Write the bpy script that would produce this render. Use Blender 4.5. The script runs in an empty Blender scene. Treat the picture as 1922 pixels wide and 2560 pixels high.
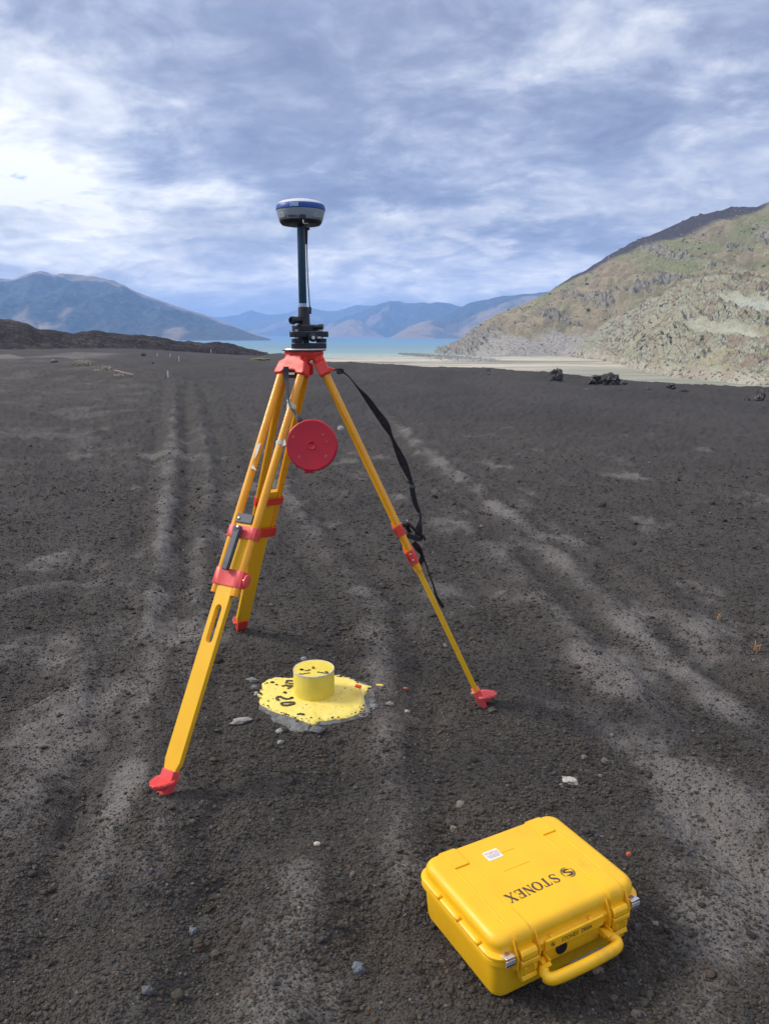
import bpy, bmesh, math, random
import numpy as np
from mathutils import Vector, Matrix
random.seed(5); rng = np.random.default_rng(5)
R = math.radians
SC = bpy.context.scene
COL = SC.collection

# ------------------------------------------------------------------ camera
EYE = 1.5                       # eye height in metres
FOC = 1920.0                    # focal length in photo pixels (photo 1922 x 2560)
PITCH = math.atan(445 / FOC)
cam_d = bpy.data.cameras.new('camera'); cam = bpy.data.objects.new('camera', cam_d); COL.objects.link(cam)
cam_d.sensor_fit = 'HORIZONTAL'; cam_d.sensor_width = 36; cam_d.lens = 36 * FOC / 1922
cam_d.clip_start = .05; cam_d.clip_end = 60000
cam.location = (0, 0, EYE); cam.rotation_euler = (math.pi / 2 - PITCH, 0, 0)
SC.camera = cam

# ------------------------------------------------------------------ exposure
SC.cycles.volume_bounces = 3
SC.view_settings.view_transform = 'Standard'; SC.view_settings.look = 'None'
SC.view_settings.exposure = 0.46; SC.view_settings.gamma = 1; SC.view_settings.use_curve_mapping = False

SUN_AZ, SUN_EL = -80, 38        # degrees right of the view direction, degrees up

# ------------------------------------------------------------------ geometry of the view, used to survey positions
SU = 1922 / 1661
def ray(u, v):
    x = u * SU - 961; y = 1280 - v * SU
    return np.array([x, y * math.sin(PITCH) + FOC * math.cos(PITCH), y * math.cos(PITCH) - FOC * math.sin(PITCH)])
def P(u, v, z=0.0):             # where a line of sight meets height z
    r = ray(u, v); t = (z - EYE) / r[2]
    return Vector((r[0] * t, r[1] * t, z))
def at(u, v, y):                # where it meets the plane y
    r = ray(u, v); t = y / r[1]
    return Vector((r[0] * t, y, EYE + r[2] * t))
def azel(u, v):
    r = ray(u, v); return math.degrees(math.atan2(r[0], r[1])), math.degrees(math.atan2(r[2], math.hypot(r[0], r[1])))

# ------------------------------------------------------------------ node helper
class NT:
    def __init__(s, tree): s.t = tree; s.n = tree.nodes; s.l = tree.links
    def node(s, typ, **kw):
        nd = s.n.new(typ)
        for k, v in kw.items(): setattr(nd, k, v)
        return nd
    def put(s, sock, val):
        if hasattr(val, 'is_linked') or hasattr(val, 'links'): s.l.new(val, sock)
        elif isinstance(val, (tuple, list)):
            sock.default_value = tuple(val) + ((1,) if len(sock.default_value) == 4 and len(val) == 3 else ())
        else: sock.default_value = val
    def m(s, op, a, b=None, c=None, clamp=False):
        nd = s.node('ShaderNodeMath', operation=op, use_clamp=clamp)
        s.put(nd.inputs[0], a)
        if b is not None: s.put(nd.inputs[1], b)
        if c is not None: s.put(nd.inputs[2], c)
        return nd.outputs[0]
    def mix(s, f, a, b, mode='MIX'):
        nd = s.node('ShaderNodeMix', data_type='RGBA', blend_type=mode)
        s.put(nd.inputs[0], f); s.put(nd.inputs[6], a); s.put(nd.inputs[7], b)
        return nd.outputs[2]
    def noise(s, vec, scale, detail=4, rough=.55, dist=0.0, dim='3D'):
        nd = s.node('ShaderNodeTexNoise', noise_dimensions=dim)
        if vec is not None: s.l.new(vec, nd.inputs['Vector'])
        nd.inputs['Scale'].default_value = scale; nd.inputs['Detail'].default_value = detail
        nd.inputs['Roughness'].default_value = rough; nd.inputs['Distortion'].default_value = dist
        return nd.outputs[0]
    def vor(s, vec, scale, feat='F1'):
        nd = s.node('ShaderNodeTexVoronoi', feature=feat)
        if vec is not None: s.l.new(vec, nd.inputs['Vector'])
        nd.inputs['Scale'].default_value = scale
        return nd.outputs
    def ramp(s, f, stops, interp='LINEAR'):
        nd = s.node('ShaderNodeValToRGB'); nd.color_ramp.interpolation = interp
        e = nd.color_ramp.elements
        while len(e) < len(stops): e.new(.5)
        for i, (p, c) in enumerate(stops):
            e[i].position = p; e[i].color = (tuple(c) + (1,)) if not isinstance(c, (int, float)) else (c, c, c, 1)
        s.l.new(f, nd.inputs[0]); return nd.outputs[0]
    def rng(s, f, a, b, c=0.0, d=1.0, smooth=True):
        nd = s.node('ShaderNodeMapRange', interpolation_type='SMOOTHSTEP' if smooth else 'LINEAR')
        s.put(nd.inputs[0], f)
        for i, v in enumerate((a, b, c, d)): nd.inputs[i + 1].default_value = v
        return nd.outputs[0]
    def mapping(s, vec, scale=(1, 1, 1), loc=(0, 0, 0), rot=(0, 0, 0)):
        nd = s.node('ShaderNodeMapping'); s.l.new(vec, nd.inputs[0])
        nd.inputs['Location'].default_value = loc; nd.inputs['Rotation'].default_value = rot; nd.inputs['Scale'].default_value = scale
        return nd.outputs[0]

# ------------------------------------------------------------------ sky: NISHITA behind broken stratocumulus
W = bpy.data.worlds.new('World'); SC.world = W; W.use_nodes = True
w = NT(W.node_tree); w.n.clear()
sky = w.node('ShaderNodeTexSky', sky_type='NISHITA'); sky.sun_disc = False
sky.sun_elevation = R(SUN_EL); sky.sun_rotation = R(SUN_AZ)
tc = w.node('ShaderNodeTexCoord').outputs['Generated']
sp = w.node('ShaderNodeSeparateXYZ'); w.l.new(tc, sp.inputs[0]); X, Y, Z = sp.outputs
zc = w.m('MAXIMUM', Z, 0.0)
k = w.m('DIVIDE', 1.0, w.m('ADD', zc, .25))
cb = w.node('ShaderNodeCombineXYZ'); w.put(cb.inputs[0], w.m('MULTIPLY', X, k)); w.put(cb.inputs[1], w.m('MULTIPLY', Y, k))
pl = cb.outputs[0]
big = w.noise(w.mapping(pl, (1.0, 1.0, 1), (3.1, 1.7, 0), (0, 0, R(20))), 1.25, 9, .62, .9)
med = w.noise(w.mapping(pl, (1.0, 1.25, 1), (7.7, 2.2, 4), (0, 0, R(24))), 3.4, 9, .62, 1.1)
fine = w.noise(w.mapping(pl, (1.0, 1.0, 1), (1.2, 9.2, 8), (0, 0, R(18))), 11.0, 7, .62, .8)
warp = w.noise(w.mapping(pl, (1, 1, 1), (0, 5, 2)), 2.6, 6, .6, .3)
warp2 = w.noise(w.mapping(pl, (1, 1, 1), (9, 5, 7)), 2.6, 6, .6, .3)
AZ = w.m('MULTIPLY', w.m('ARCTAN2', X, Y), 57.2958)
EL = w.m('MULTIPLY', w.m('ARCSINE', Z), 57.2958)
AZw = w.m('MULTIPLY_ADD', w.m('SUBTRACT', warp, .5), 26, AZ)
ELw = w.m('MULTIPLY_ADD', w.m('SUBTRACT', warp2, .5), 11, EL)
def blob(u, v, du, dv, amp):
    a, e = azel(u, v); sa = du * .0345; se = dv * .0345
    qa = w.m('POWER', w.m('ABSOLUTE', w.m('DIVIDE', w.m('SUBTRACT', AZw, a), sa)), 2.0)
    qe = w.m('POWER', w.m('ABSOLUTE', w.m('DIVIDE', w.m('SUBTRACT', ELw, e), se)), 2.0)
    return w.m('MULTIPLY', w.m('EXPONENT', w.m('MULTIPLY', w.m('ADD', qa, qe), -1.0)), amp)
B = w.m('ADD', w.m('MULTIPLY', w.m('SUBTRACT', big, .5), 1.15), .27)
B = w.m('MULTIPLY_ADD', w.m('SUBTRACT', med, .5), .85, B)
puff = w.m('ABSOLUTE', w.m('SUBTRACT', w.noise(w.mapping(pl, (1.0, 1.15, 1), (2.2, 6.1, 1), (0, 0, R(8))), 6.5, 5, .5, .25), .5))
B = w.m('MULTIPLY_ADD', puff, .75, B)
B = w.m('MULTIPLY_ADD', w.m('MULTIPLY', w.m('SUBTRACT', fine, .5), w.rng(B, .2, .75, .15, .8)), .7, B)
for bl in [(-80, 290, 340, 165, .78), (150, 400, 270, 60, .46), (40, 520, 420, 45, .22), (-60, 470, 200, 40, -.16), (60, 205, 120, 30, -.22), (120, 290, 70, 30, -.22),
           (930, 490, 190, 40, .36), (1180, 470, 130, 30, .20), (760, 560, 300, 25, .14), (1250, 600, 300, 26, .20), (300, 590, 420, 30, .20), (1000, 640, 500, 22, .16),
           (1340, 120, 130, 60, .26), (1480, 160, 70, 40, .22), (1560, 260, 120, 25, .22), (1350, 380, 260, 50, .16), (1600, 440, 160, 40, .10), (230, 200, 120, 60, .18), (960, 160, 120, 30, .12),
           (560, 320, 260, 90, -.12), (760, 410, 420, 45, -.20), (1180, 250, 330, 50, -.22), (1080, 60, 300, 50, -.12), (1580, 60, 160, 60, -.14), (1300, 520, 200, 22, -.12), (350, 60, 260, 50, -.08), (350, 500, 200, 25, -.10)]:
    B = w.m('ADD', B, blob(*bl))
cc = w.ramp(B, [(0, (1.52, 1.74, 2.72)), (.22, (2.08, 2.36, 3.4)), (.40, (2.95, 3.24, 4.3)), (.56, (4.1, 4.3, 5.05)), (.78, (5.8, 5.9, 6.3)), (1.0, (7.6, 7.5, 7.2))])
# blue sky where the deck breaks
hole = w.m('MULTIPLY', w.rng(w.noise(w.mapping(pl, (1.1, 2.0, 1), (4, 4, 4)), 2.6, 7, .6, .3), .50, .62), w.m('ADD', blob(60, 365, 190, 40, 1.9), w.rng(EL, 18, 24, 0, .35)), clamp=True)
blue = w.mix(.75, sky.outputs[0], (1.9, 3.1, 5.8))
cc = w.mix(hole, cc, blue)
# paler air close to the horizon
cc = w.mix(1.0, cc, w.m('MULTIPLY', w.rng(EL, .3, 8.0, 2.0, 1.06), 1.0), 'MULTIPLY')
cc = w.mix(w.rng(EL, 1.0, 11.0, 1.0, 0), cc, (1.05, .97, .84), 'MULTIPLY')
hz = w.rng(EL, -.5, 4.5, .24, 0)
cc = w.mix(hz, cc, (9.5, 10, 11))
# unseen part of the deck overhead, brightened to lift the ambient light
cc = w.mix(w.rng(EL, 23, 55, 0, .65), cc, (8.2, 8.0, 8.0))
cc = w.mix(.06, cc, sky.outputs[0])
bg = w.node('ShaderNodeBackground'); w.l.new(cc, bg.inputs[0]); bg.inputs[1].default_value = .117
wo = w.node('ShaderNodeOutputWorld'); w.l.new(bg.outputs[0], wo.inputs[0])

# ------------------------------------------------------------------ sun, veiled by cloud
sd = bpy.data.lights.new('sun', 'SUN'); sd.energy = 2.3; sd.angle = R(17); sd.color = (1, .93, .82)
so = bpy.data.objects.new('sun', sd); COL.objects.link(so)
sdir = Vector((math.sin(R(SUN_AZ)) * math.cos(R(SUN_EL)), math.cos(R(SUN_AZ)) * math.cos(R(SUN_EL)), math.sin(R(SUN_EL))))
so.rotation_euler = sdir.to_track_quat('Z', 'Y').to_euler()

# ------------------------------------------------------------------ object helpers
def props(o, label=None, cat=None, group=None, kind=None):
    if label: o['label'] = label
    if cat: o['category'] = cat
    if group: o['group'] = group
    if kind: o['kind'] = kind
    return o
def link(name, me, m=None, parent=None, smooth=35, bevel=0, seg=2):
    o = bpy.data.objects.new(name, me); COL.objects.link(o)
    if m and not me.materials: me.materials.append(m)
    if parent: o.parent = parent
    if bevel:
        b = o.modifiers.new('bevel', 'BEVEL'); b.width = bevel; b.segments = seg; b.limit_method = 'ANGLE'; b.angle_limit = R(32)
    return o
def obj(name, bm, m=None, parent=None, smooth=35, bevel=0, seg=2):
    me = bpy.data.meshes.new(name); bmesh.ops.recalc_face_normals(bm, faces=bm.faces); bm.to_mesh(me); bm.free()
    if smooth:
        for p in me.polygons: p.use_smooth = True
        me.set_sharp_from_angle(angle=R(smooth))
    return link(name, me, m, parent, smooth, bevel, seg)
def pieces(name, bm, m=None, parent=None, **kw):     # every loose piece of bm becomes an object of its own
    bm.verts.ensure_lookup_table(); seen = set(); out = []
    for v0 in bm.verts:
        if v0 in seen: continue
        stack = [v0]; seen.add(v0); isl = []
        while stack:
            v = stack.pop(); isl.append(v)
            for e_ in v.link_edges:
                w_ = e_.other_vert(v)
                if w_ not in seen: seen.add(w_); stack.append(w_)
        b2 = bmesh.new(); mp = {v: b2.verts.new(v.co) for v in isl}; fs = {f for v in isl for f in v.link_faces}
        for f in fs: b2.faces.new([mp[v] for v in f.verts])
        out.append(obj(name, b2, m, parent, **kw))
    bm.free(); return out
def thing(name, label, cat, loc=(0, 0, 0), rz=0, group=None):
    o = bpy.data.objects.new(name, None); COL.objects.link(o); o.empty_display_size = .05
    o.location = loc; o.rotation_euler = (0, 0, rz)
    return props(o, label, cat, group)
def box(bm, c, s, rot=None):
    vs = []
    M = rot if rot is not None else Matrix.Identity(3)
    for i in (-.5, .5):
        for j in (-.5, .5):
            for k_ in (-.5, .5): vs.append(bm.verts.new(Vector(c) + M @ Vector((i * s[0], j * s[1], k_ * s[2]))))
    for f in ((0, 1, 3, 2), (4, 6, 7, 5), (0, 4, 5, 1), (2, 3, 7, 6), (0, 2, 6, 4), (1, 5, 7, 3)): bm.faces.new([vs[i] for i in f])
def frame(d):
    d = Vector(d).normalized(); a = Vector((0, 0, 1)) if abs(d.z) < .9 else Vector((1, 0, 0))
    x = a.cross(d).normalized(); return x, d.cross(x), d
def tube(bm, pts, r, n=12, cap=True, flat=1.0):
    pts = [Vector(p) for p in pts]; rr = r if isinstance(r, (list, tuple)) else [r] * len(pts)
    rings = []; px = None
    for i, p in enumerate(pts):
        d = (pts[min(i + 1, len(pts) - 1)] - pts[max(i - 1, 0)]).normalized()
        if px is None: px, py, _ = frame(d)
        else: px = (px - d * px.dot(d)).normalized(); py = d.cross(px)
        rings.append([bm.verts.new(p + px * math.cos(2 * math.pi * j / n) * rr[i] + py * math.sin(2 * math.pi * j / n) * rr[i] * flat) for j in range(n)])
    for a, b in zip(rings, rings[1:]):
        for j in range(n): bm.faces.new((a[j], a[(j + 1) % n], b[(j + 1) % n], b[j]))
    if cap: bm.faces.new(rings[0][::-1]); bm.faces.new(rings[-1])
def lathe(bm, prof, c=(0, 0, 0), axis=(0, 0, 1), n=32):
    x, y, z = frame(axis); c = Vector(c); rings = []
    for r, h in prof:
        if r < 1e-6: rings.append([bm.verts.new(c + z * h)])
        else: rings.append([bm.verts.new(c + z * h + x * math.cos(2 * math.pi * j / n) * r + y * math.sin(2 * math.pi * j / n) * r) for j in range(n)])
    for a, b in zip(rings, rings[1:]):
        for j in range(n):
            j2 = (j + 1) % n
            if len(a) == 1 and len(b) == 1: continue
            if len(a) == 1: bm.faces.new((a[0], b[j2], b[j]))
            elif len(b) == 1: bm.faces.new((a[j], a[j2], b[0]))
            else: bm.faces.new((a[j], a[j2], b[j2], b[j]))
    if len(rings[0]) > 1: bm.faces.new(rings[0][::-1])
    if len(rings[-1]) > 1: bm.faces.new(rings[-1])
def loft(bm, secs):
    rs = [[bm.verts.new(p) for p in s] for s in secs]; n = len(rs[0])
    for a, b in zip(rs, rs[1:]):
        for j in range(n): bm.faces.new((a[j], a[(j + 1) % n], b[(j + 1) % n], b[j]))
    bm.faces.new(rs[0][::-1]); bm.faces.new(rs[-1])
def rrect(hx, hy, r, z, n=6):
    out = []
    for cx, cy, a0 in ((hx - r, hy - r, 0), (-hx + r, hy - r, 90), (-hx + r, -hy + r, 180), (hx - r, -hy + r, 270)):
        for i in range(n + 1):
            a = R(a0 + 90 * i / n); out.append(Vector((cx + r * math.cos(a), cy + r * math.sin(a), z)))
    return out
def prism(bm, poly, M, t0, t1):   # poly of 2-D points mapped by M(x, y, t)
    a = [bm.verts.new(M(x, y, t0)) for x, y in poly]; b = [bm.verts.new(M(x, y, t1)) for x, y in poly]; n = len(a)
    bm.faces.new(a[::-1]); bm.faces.new(b)
    for j in range(n): bm.faces.new((a[j], a[(j + 1) % n], b[(j + 1) % n], b[j]))
def smooth_path(pts, n=6):
    pts = [np.array(p, float) for p in pts]; out = []
    for i in range(len(pts) - 1):
        p0 = pts[max(i - 1, 0)]; p1 = pts[i]; p2 = pts[i + 1]; p3 = pts[min(i + 2, len(pts) - 1)]
        for j in range(n):
            t = j / n
            out.append(.5 * ((2 * p1) + (-p0 + p2) * t + (2 * p0 - 5 * p1 + 4 * p2 - p3) * t * t + (-p0 + 3 * p1 - 3 * p2 + p3) * t ** 3))
    out.append(pts[-1]); return out
def ribbon(bm, pts, th=.0016, n=6):   # pts: (x, y, z, width, twist in degrees); width lies along the twisted side vector
    q = smooth_path(pts, n); rings = []
    for i, p in enumerate(q):
        d = Vector(q[min(i + 1, len(q) - 1)][:3] - q[max(i - 1, 0)][:3]).normalized()
        s = Vector((0, 1, 0)).cross(d)
        if s.length < .05: s = Vector((1, 0, 0))
        s.normalize(); s = Matrix.Rotation(R(p[4]), 3, d) @ s; nn = d.cross(s)
        c = Vector(p[:3]); wd = p[3] / 2
        rings.append([c + s * wd + nn * th / 2, c - s * wd + nn * th / 2, c - s * wd - nn * th / 2, c + s * wd - nn * th / 2])
    loft(bm, rings)

# ------------------------------------------------------------------ materials
MATS = {}
def mat(name, col, rough=.5, metal=0, var=.08, vscale=30, bump=.0, bscale=200, spec=.5, col2=None, dirt=0, dirtcol=(.09, .08, .07), coat=0, scr=0):
    if name in MATS: return MATS[name]
    m_ = bpy.data.materials.new(name); m_.use_nodes = True; t = NT(m_.node_tree); bs = t.n['Principled BSDF']
    oc = t.node('ShaderNodeTexCoord').outputs['Object']
    f = t.noise(oc, vscale, 5, .6)
    c2 = col2 if col2 else tuple(c * (1 - var * 3) for c in col)
    c = t.mix(t.rng(f, .35, .7), col, c2) if var or col2 else col
    if dirt:
        dn = t.rng(t.noise(oc, vscale * .7, 7, .68), .62 - dirt * .25, .80 - dirt * .15)
        c = t.mix(t.m('MULTIPLY', dn, .8), c, dirtcol)
    if scr:
        sn = t.noise(t.mapping(oc, (1, 1, .12)), 260, 3, .5)
        c = t.mix(t.m('MULTIPLY', t.rng(sn, .69 - scr * .08, .74), t.rng(t.noise(oc, 17, 3, .5), .45, .62)), c, (.10, .07, .04))
    t.put(bs.inputs['Base Color'], c)
    rn = t.rng(t.noise(oc, vscale * 1.7, 4, .6), .3, .75, rough * .82, min(1, rough * 1.2)); t.l.new(rn, bs.inputs['Roughness'])
    bs.inputs['Metallic'].default_value = metal; bs.inputs['Specular IOR Level'].default_value = spec
    bs.inputs['Coat Weight'].default_value = coat
    if bump:
        b = t.node('ShaderNodeBump'); b.inputs['Strength'].default_value = bump; b.inputs['Distance'].default_value = .001
        t.l.new(t.noise(oc, bscale, 4, .6), b.inputs['Height']); t.l.new(b.outputs[0], bs.inputs['Normal'])
    MATS[name] = m_; return m_

# ------------------------------------------------------------------ numpy noise
_perm = np.random.default_rng(11).permutation(512).astype(np.int64); _g = np.random.default_rng(12).uniform(0, 2 * np.pi, 512)
def gnoise(x, y, seed=0):
    xi = np.floor(x).astype(np.int64); yi = np.floor(y).astype(np.int64); xf = x - xi; yf = y - yi
    def g(i, j, dx, dy):
        h = _perm[(_perm[(i + seed * 131) & 511] + j + seed * 17) & 511]; a = _g[h]; return np.cos(a) * dx + np.sin(a) * dy
    sx = xf * xf * xf * (xf * (xf * 6 - 15) + 10); sy = yf * yf * yf * (yf * (yf * 6 - 15) + 10)
    a = g(xi, yi, xf, yf); b = g(xi + 1, yi, xf - 1, yf); c = g(xi, yi + 1, xf, yf - 1); d = g(xi + 1, yi + 1, xf - 1, yf - 1)
    return ((a + (b - a) * sx) + ((c + (d - c) * sx) - (a + (b - a) * sx)) * sy) * 1.5
def fbm(x, y, o=5, seed=0, gain=.5):
    s = 0; a = 1.0; t = 0
    for i in range(o): s = s + a * gnoise(x, y, seed + i * 3); t += a; a *= gain; x = x * 2.03 + 5.1; y = y * 2.03 - 3.7
    return s / t
def ridged(x, y, o=5, seed=0, gain=.55):
    s = 0; a = 1.0; t = 0
    for i in range(o): n_ = 1 - np.abs(gnoise(x, y, seed + i * 3)) * 1.6; s = s + a * n_; t += a; a *= gain; x = x * 2.07 + 1.3; y = y * 2.07 + 7.1
    return s / t
def sstep(a, b, x): t = np.clip((x - a) / (b - a), 0, 1); return t * t * (3 - 2 * t)
def seg_dist(x, y, pl_):
    best = np.full(x.shape, 1e9)
    for (ax, ay), (bx, by) in zip(pl_, pl_[1:]):
        dx, dy = bx - ax, by - ay; t = np.clip(((x - ax) * dx + (y - ay) * dy) / (dx * dx + dy * dy), 0, 1)
        best = np.minimum(best, np.hypot(x - ax - t * dx, y - ay - t * dy))
    return best
def grid_mesh(name, X_, Y_, Z_, attrs, m_, kind='structure', smooth=True, wrap=False):
    nr, nc = X_.shape; me = bpy.data.meshes.new(name)
    co = np.stack([X_, Y_, Z_], -1).reshape(-1, 3).astype(np.float32)
    idx = np.arange(nr * nc).reshape(nr, nc)
    if wrap: idx = np.concatenate([idx, idx[:, :1]], 1)
    q = np.stack([idx[:-1, :-1], idx[:-1, 1:], idx[1:, 1:], idx[1:, :-1]], -1).reshape(-1, 4)
    me.vertices.add(len(co)); me.vertices.foreach_set('co', co.ravel())
    me.loops.add(q.size); me.loops.foreach_set('vertex_index', q.ravel().astype(np.int32))
    me.polygons.add(len(q)); me.polygons.foreach_set('loop_start', np.arange(0, q.size, 4, dtype=np.int32))
    me.update(calc_edges=True)
    me.polygons.foreach_set('use_smooth', np.full(len(q), smooth)); 
    for k_, v_ in attrs.items():
        a = me.attributes.new(k_, 'FLOAT', 'POINT'); a.data.foreach_set('value', np.ascontiguousarray(v_, dtype=np.float32).ravel())
    me.materials.append(m_); o = bpy.data.objects.new(name, me); COL.objects.link(o); props(o, kind=kind); return o
# ================================================================== GROUND (dark tephra plateau)
_edge = [(-400, 120), (-60, 300), (-11.5, 300), (-8.2, 285), (-7.4, 170), (-6.8, 100), (-6.0, 66), (-5.0, 50)]
for u, v in ((750, 791), (900, 796), (1060, 801), (1180, 812), (1360, 829), (1661, 843), (2000, 862)):
    p = P(u, v); a, _ = azel(u, v); _edge.append((a, math.hypot(p.x, p.y) * 1.12))
_edge += [(60, 22), (400, 100)]
_ea, _er = zip(*_edge)
def gxy(*uv): return [tuple(P(u, v)[:2]) for u, v in uv]
TR = [  # wheel tracks: points, half width, dust, berm height
    (gxy((215, 1900), (290, 1620), (330, 1400), (350, 1200), (362, 1060), (372, 960), (378, 880), (385, 835)), .075, .95, .032),
    (gxy((330, 1900), (395, 1500), (430, 1200), (450, 1060), (440, 960), (425, 880), (410, 838)), .07, .65, .024),
    (gxy((880, 1900), (830, 1560), (810, 1320), (740, 1230), (640, 1110), (590, 1000), (540, 900)), .085, .75, .026),
    (gxy((1700, 1640), (1560, 1520), (1380, 1370), (1240, 1230), (1080, 1100), (950, 1000), (880, 940), (820, 885)), .09, .95, .030),
    (gxy((1800, 1500), (1560, 1390), (1330, 1230), (1150, 1110), (1000, 1010), (900, 930)), .10, .45, .02),
    (gxy((1800, 1900), (1600, 1700), (1500, 1600), (1330, 1450), (1170, 1300), (1060, 1180)), .12, .6, .03),
    (gxy((0, 1720), (90, 1600), (200, 1440), (260, 1330), (300, 1200)), .13, .55, .02),
    (gxy((-60, 1330), (60, 1290), (150, 1265)), .10, .5, .02),
    (gxy((-100, 1440), (40, 1420), (130, 1370)), .12, .5, .02),
    (gxy((560, 2300), (590, 2140), (620, 2030), (650, 1900)), .10, .7, .02),
    (gxy((240, 2300), (260, 2060), (290, 1960), (330, 1790)), .11, .35, .02),
    (gxy((40, 781), (110, 769), (170, 758), (200, 751)), 1.1, 1.3, .0),
]
BANK = gxy((-400, 760), (-150, 772), (0, 776), (110, 790), (240, 815), (420, 836), (520, 850), (590, 880))
DUSTY = [(P(u, v)[0], P(u, v)[1], r_) for u, v, r_ in ((1500, 1720, .30), (1360, 1460, .35), (1620, 1880, .25), (1450, 1560, .3), (1230, 1330, .35), (90, 1590, .25), (60, 1390, .3), (250, 1500, .3), (610, 1960, .16), (620, 2120, .13), (240, 2080, .12), (300, 1850, .16), (1150, 1180, .4), (760, 1290, .25), (1560, 1250, .4))]
def ground_z(x, y):
    r = np.hypot(x, y); az = np.degrees(np.arctan2(x, y))
    z = .045 * fbm(x * .9, y * .9, 3, 1) * sstep(.6, 2, r) + .034 * fbm(x * 2.7, y * 2.7, 3, 5)
    z = z * (1 - .93 * np.exp(-(((x + .3) ** 2 + (y - 2.95) ** 2) / .32) ** 1.5)) * (1 - .8 * np.exp(-((x - .36) ** 2 + (y - 1.7) ** 2) / .12))
    z = z + .25 * fbm(x * .13, y * .13, 3, 9) * sstep(7, 30, r)
    sl = np.interp(az, [-40, -26, -18, -9, -4], [.008, .009, .0105, .024, .006])
    z = z - np.maximum(r - 32, 0) * sl
    # raised bank on the left, ending in a soft lip
    d = seg_dist(x, y, BANK); side = np.interp(az, [a for a, _ in BANK_AR], [q for _, q in BANK_AR])
    near = r < side
    z = z + np.where(near, .46 * np.exp(-(d / 5.5) ** 1.3), .46 * np.exp(-(d / .9) ** 2)) * sstep(-9, -20, az) * sstep(8, 14, r)
    z = z + sstep(-20, -34, az) * sstep(3, 16, r) * (1 - sstep(20, 40, r)) * .35
    # plateau ends
    re = np.interp(az, _ea, _er) + 1.2 * fbm(x * .12, y * .12, 3, 21)
    z = z - np.minimum(np.maximum(r - re, 0) ** 1.25 * .16, 27 + z)
    return z
BANK_AR = sorted([(math.degrees(math.atan2(x, y)), math.hypot(x, y)) for x, y in BANK])
def track_fields(x, y):
    dust = np.zeros(x.shape); h = np.zeros(x.shape)
    wob = .05 * fbm(x * 4, y * 4, 3, 31)
    for pts, wd, du, bh in TR:
        rr_ = seg_dist(x, y, pts) + wob
        du = du * .64
        ws = wd * (1 + .05 * np.hypot(x, y))
        dust = np.maximum(dust, du * np.exp(-(np.maximum(rr_, 0) / ws) ** 2))
        h = h + bh * (np.exp(-(rr_ / ws) ** 2) - .9 * np.exp(-((rr_ - 1.9 * ws) / (ws * .8)) ** 2))
    brk = .55 + 1.35 * fbm(x * 1.7, y * 1.7, 5, 41, .6)
    dust = np.clip(dust * (brk + .35), 0, 1)
    bo = 0
    for bx0, by0, br0 in DUSTY: bo = bo + .26 * np.exp(-((x - bx0) ** 2 + (y - by0) ** 2) / br0 ** 2)
    wide = sstep(.02, .50, bo + fbm(x * 1.3 + 3, y * .9, 5, 47, .62)) * .62
    dust = np.clip(np.maximum(dust, wide), 0, 1)
    return dust, h * (.5 + .7 * brk)
MCX, MCY, MCZ = float(P(679, 1503.5)[0]) + .01, float(P(679, 1503.5)[1]), 0.0
def far_dust(x, y, r, dust):
    az = np.degrees(np.arctan2(x, y)); side = np.interp(az, [a for a, _ in BANK_AR], [q for _, q in BANK_AR])
    bank = sstep(-11, -19, az) * sstep(4, 11, r) * (r < side + .3) * sstep(-.30, .35, fbm(x * .9, y * .8, 5, 95, .66)) * .40
    road = np.exp(-(seg_dist(x, y, TR[-1][0]) / (2.2 + .02 * r)) ** 2) * (.75 + .9 * fbm(x * .3, y * .8, 4, 97))
    return np.clip(np.maximum(np.maximum(dust * (1 - sstep(8, 22, r)), bank), road), 0, 1)
def ground_full(x, y):
    r = np.hypot(x, y); z = ground_z(x, y); dust, h = track_fields(x, y); f = 1 - sstep(25, 60, r)
    z = z + h * f
    mic = .0075 * fbm(x * 14, y * 14, 3, 51) + .0050 * fbm(x * 42, y * 42, 3, 57) * (1 - .5 * dust)
    lumps = .020 * np.maximum(0, fbm(x * 5.5, y * 5.5, 3, 61) - .08)
    cp = np.exp(-(((x - MCX) / .33) ** 2 + ((y - MCY) / .30) ** 2) ** 3)
    z = z * (1 - cp) + cp * MCZ; f = f * (1 - .75 * cp); mic = mic - lumps * 0
    return z + (mic + lumps * (1 - cp)) * (1 + sstep(3, 12, r) * 2.2) * f, far_dust(x, y, r, dust)

rad = [0.25]
while rad[-1] < 14: rad.append(rad[-1] * 1.0088)
while rad[-1] < 330: rad.append(rad[-1] * 1.016)
while rad[-1] < 9000: rad.append(rad[-1] * 1.12)
rad = np.array(rad)
azs = np.radians(np.concatenate([np.linspace(-180, -40, 40)[:-1], np.linspace(-40, 40, 640), np.linspace(40, 180, 40)[1:-1]]))
RR, AA = np.meshgrid(rad, azs, indexing='ij'); gx, gy = RR * np.sin(AA), RR * np.cos(AA)
gz, gd = ground_full(gx, gy)

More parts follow.
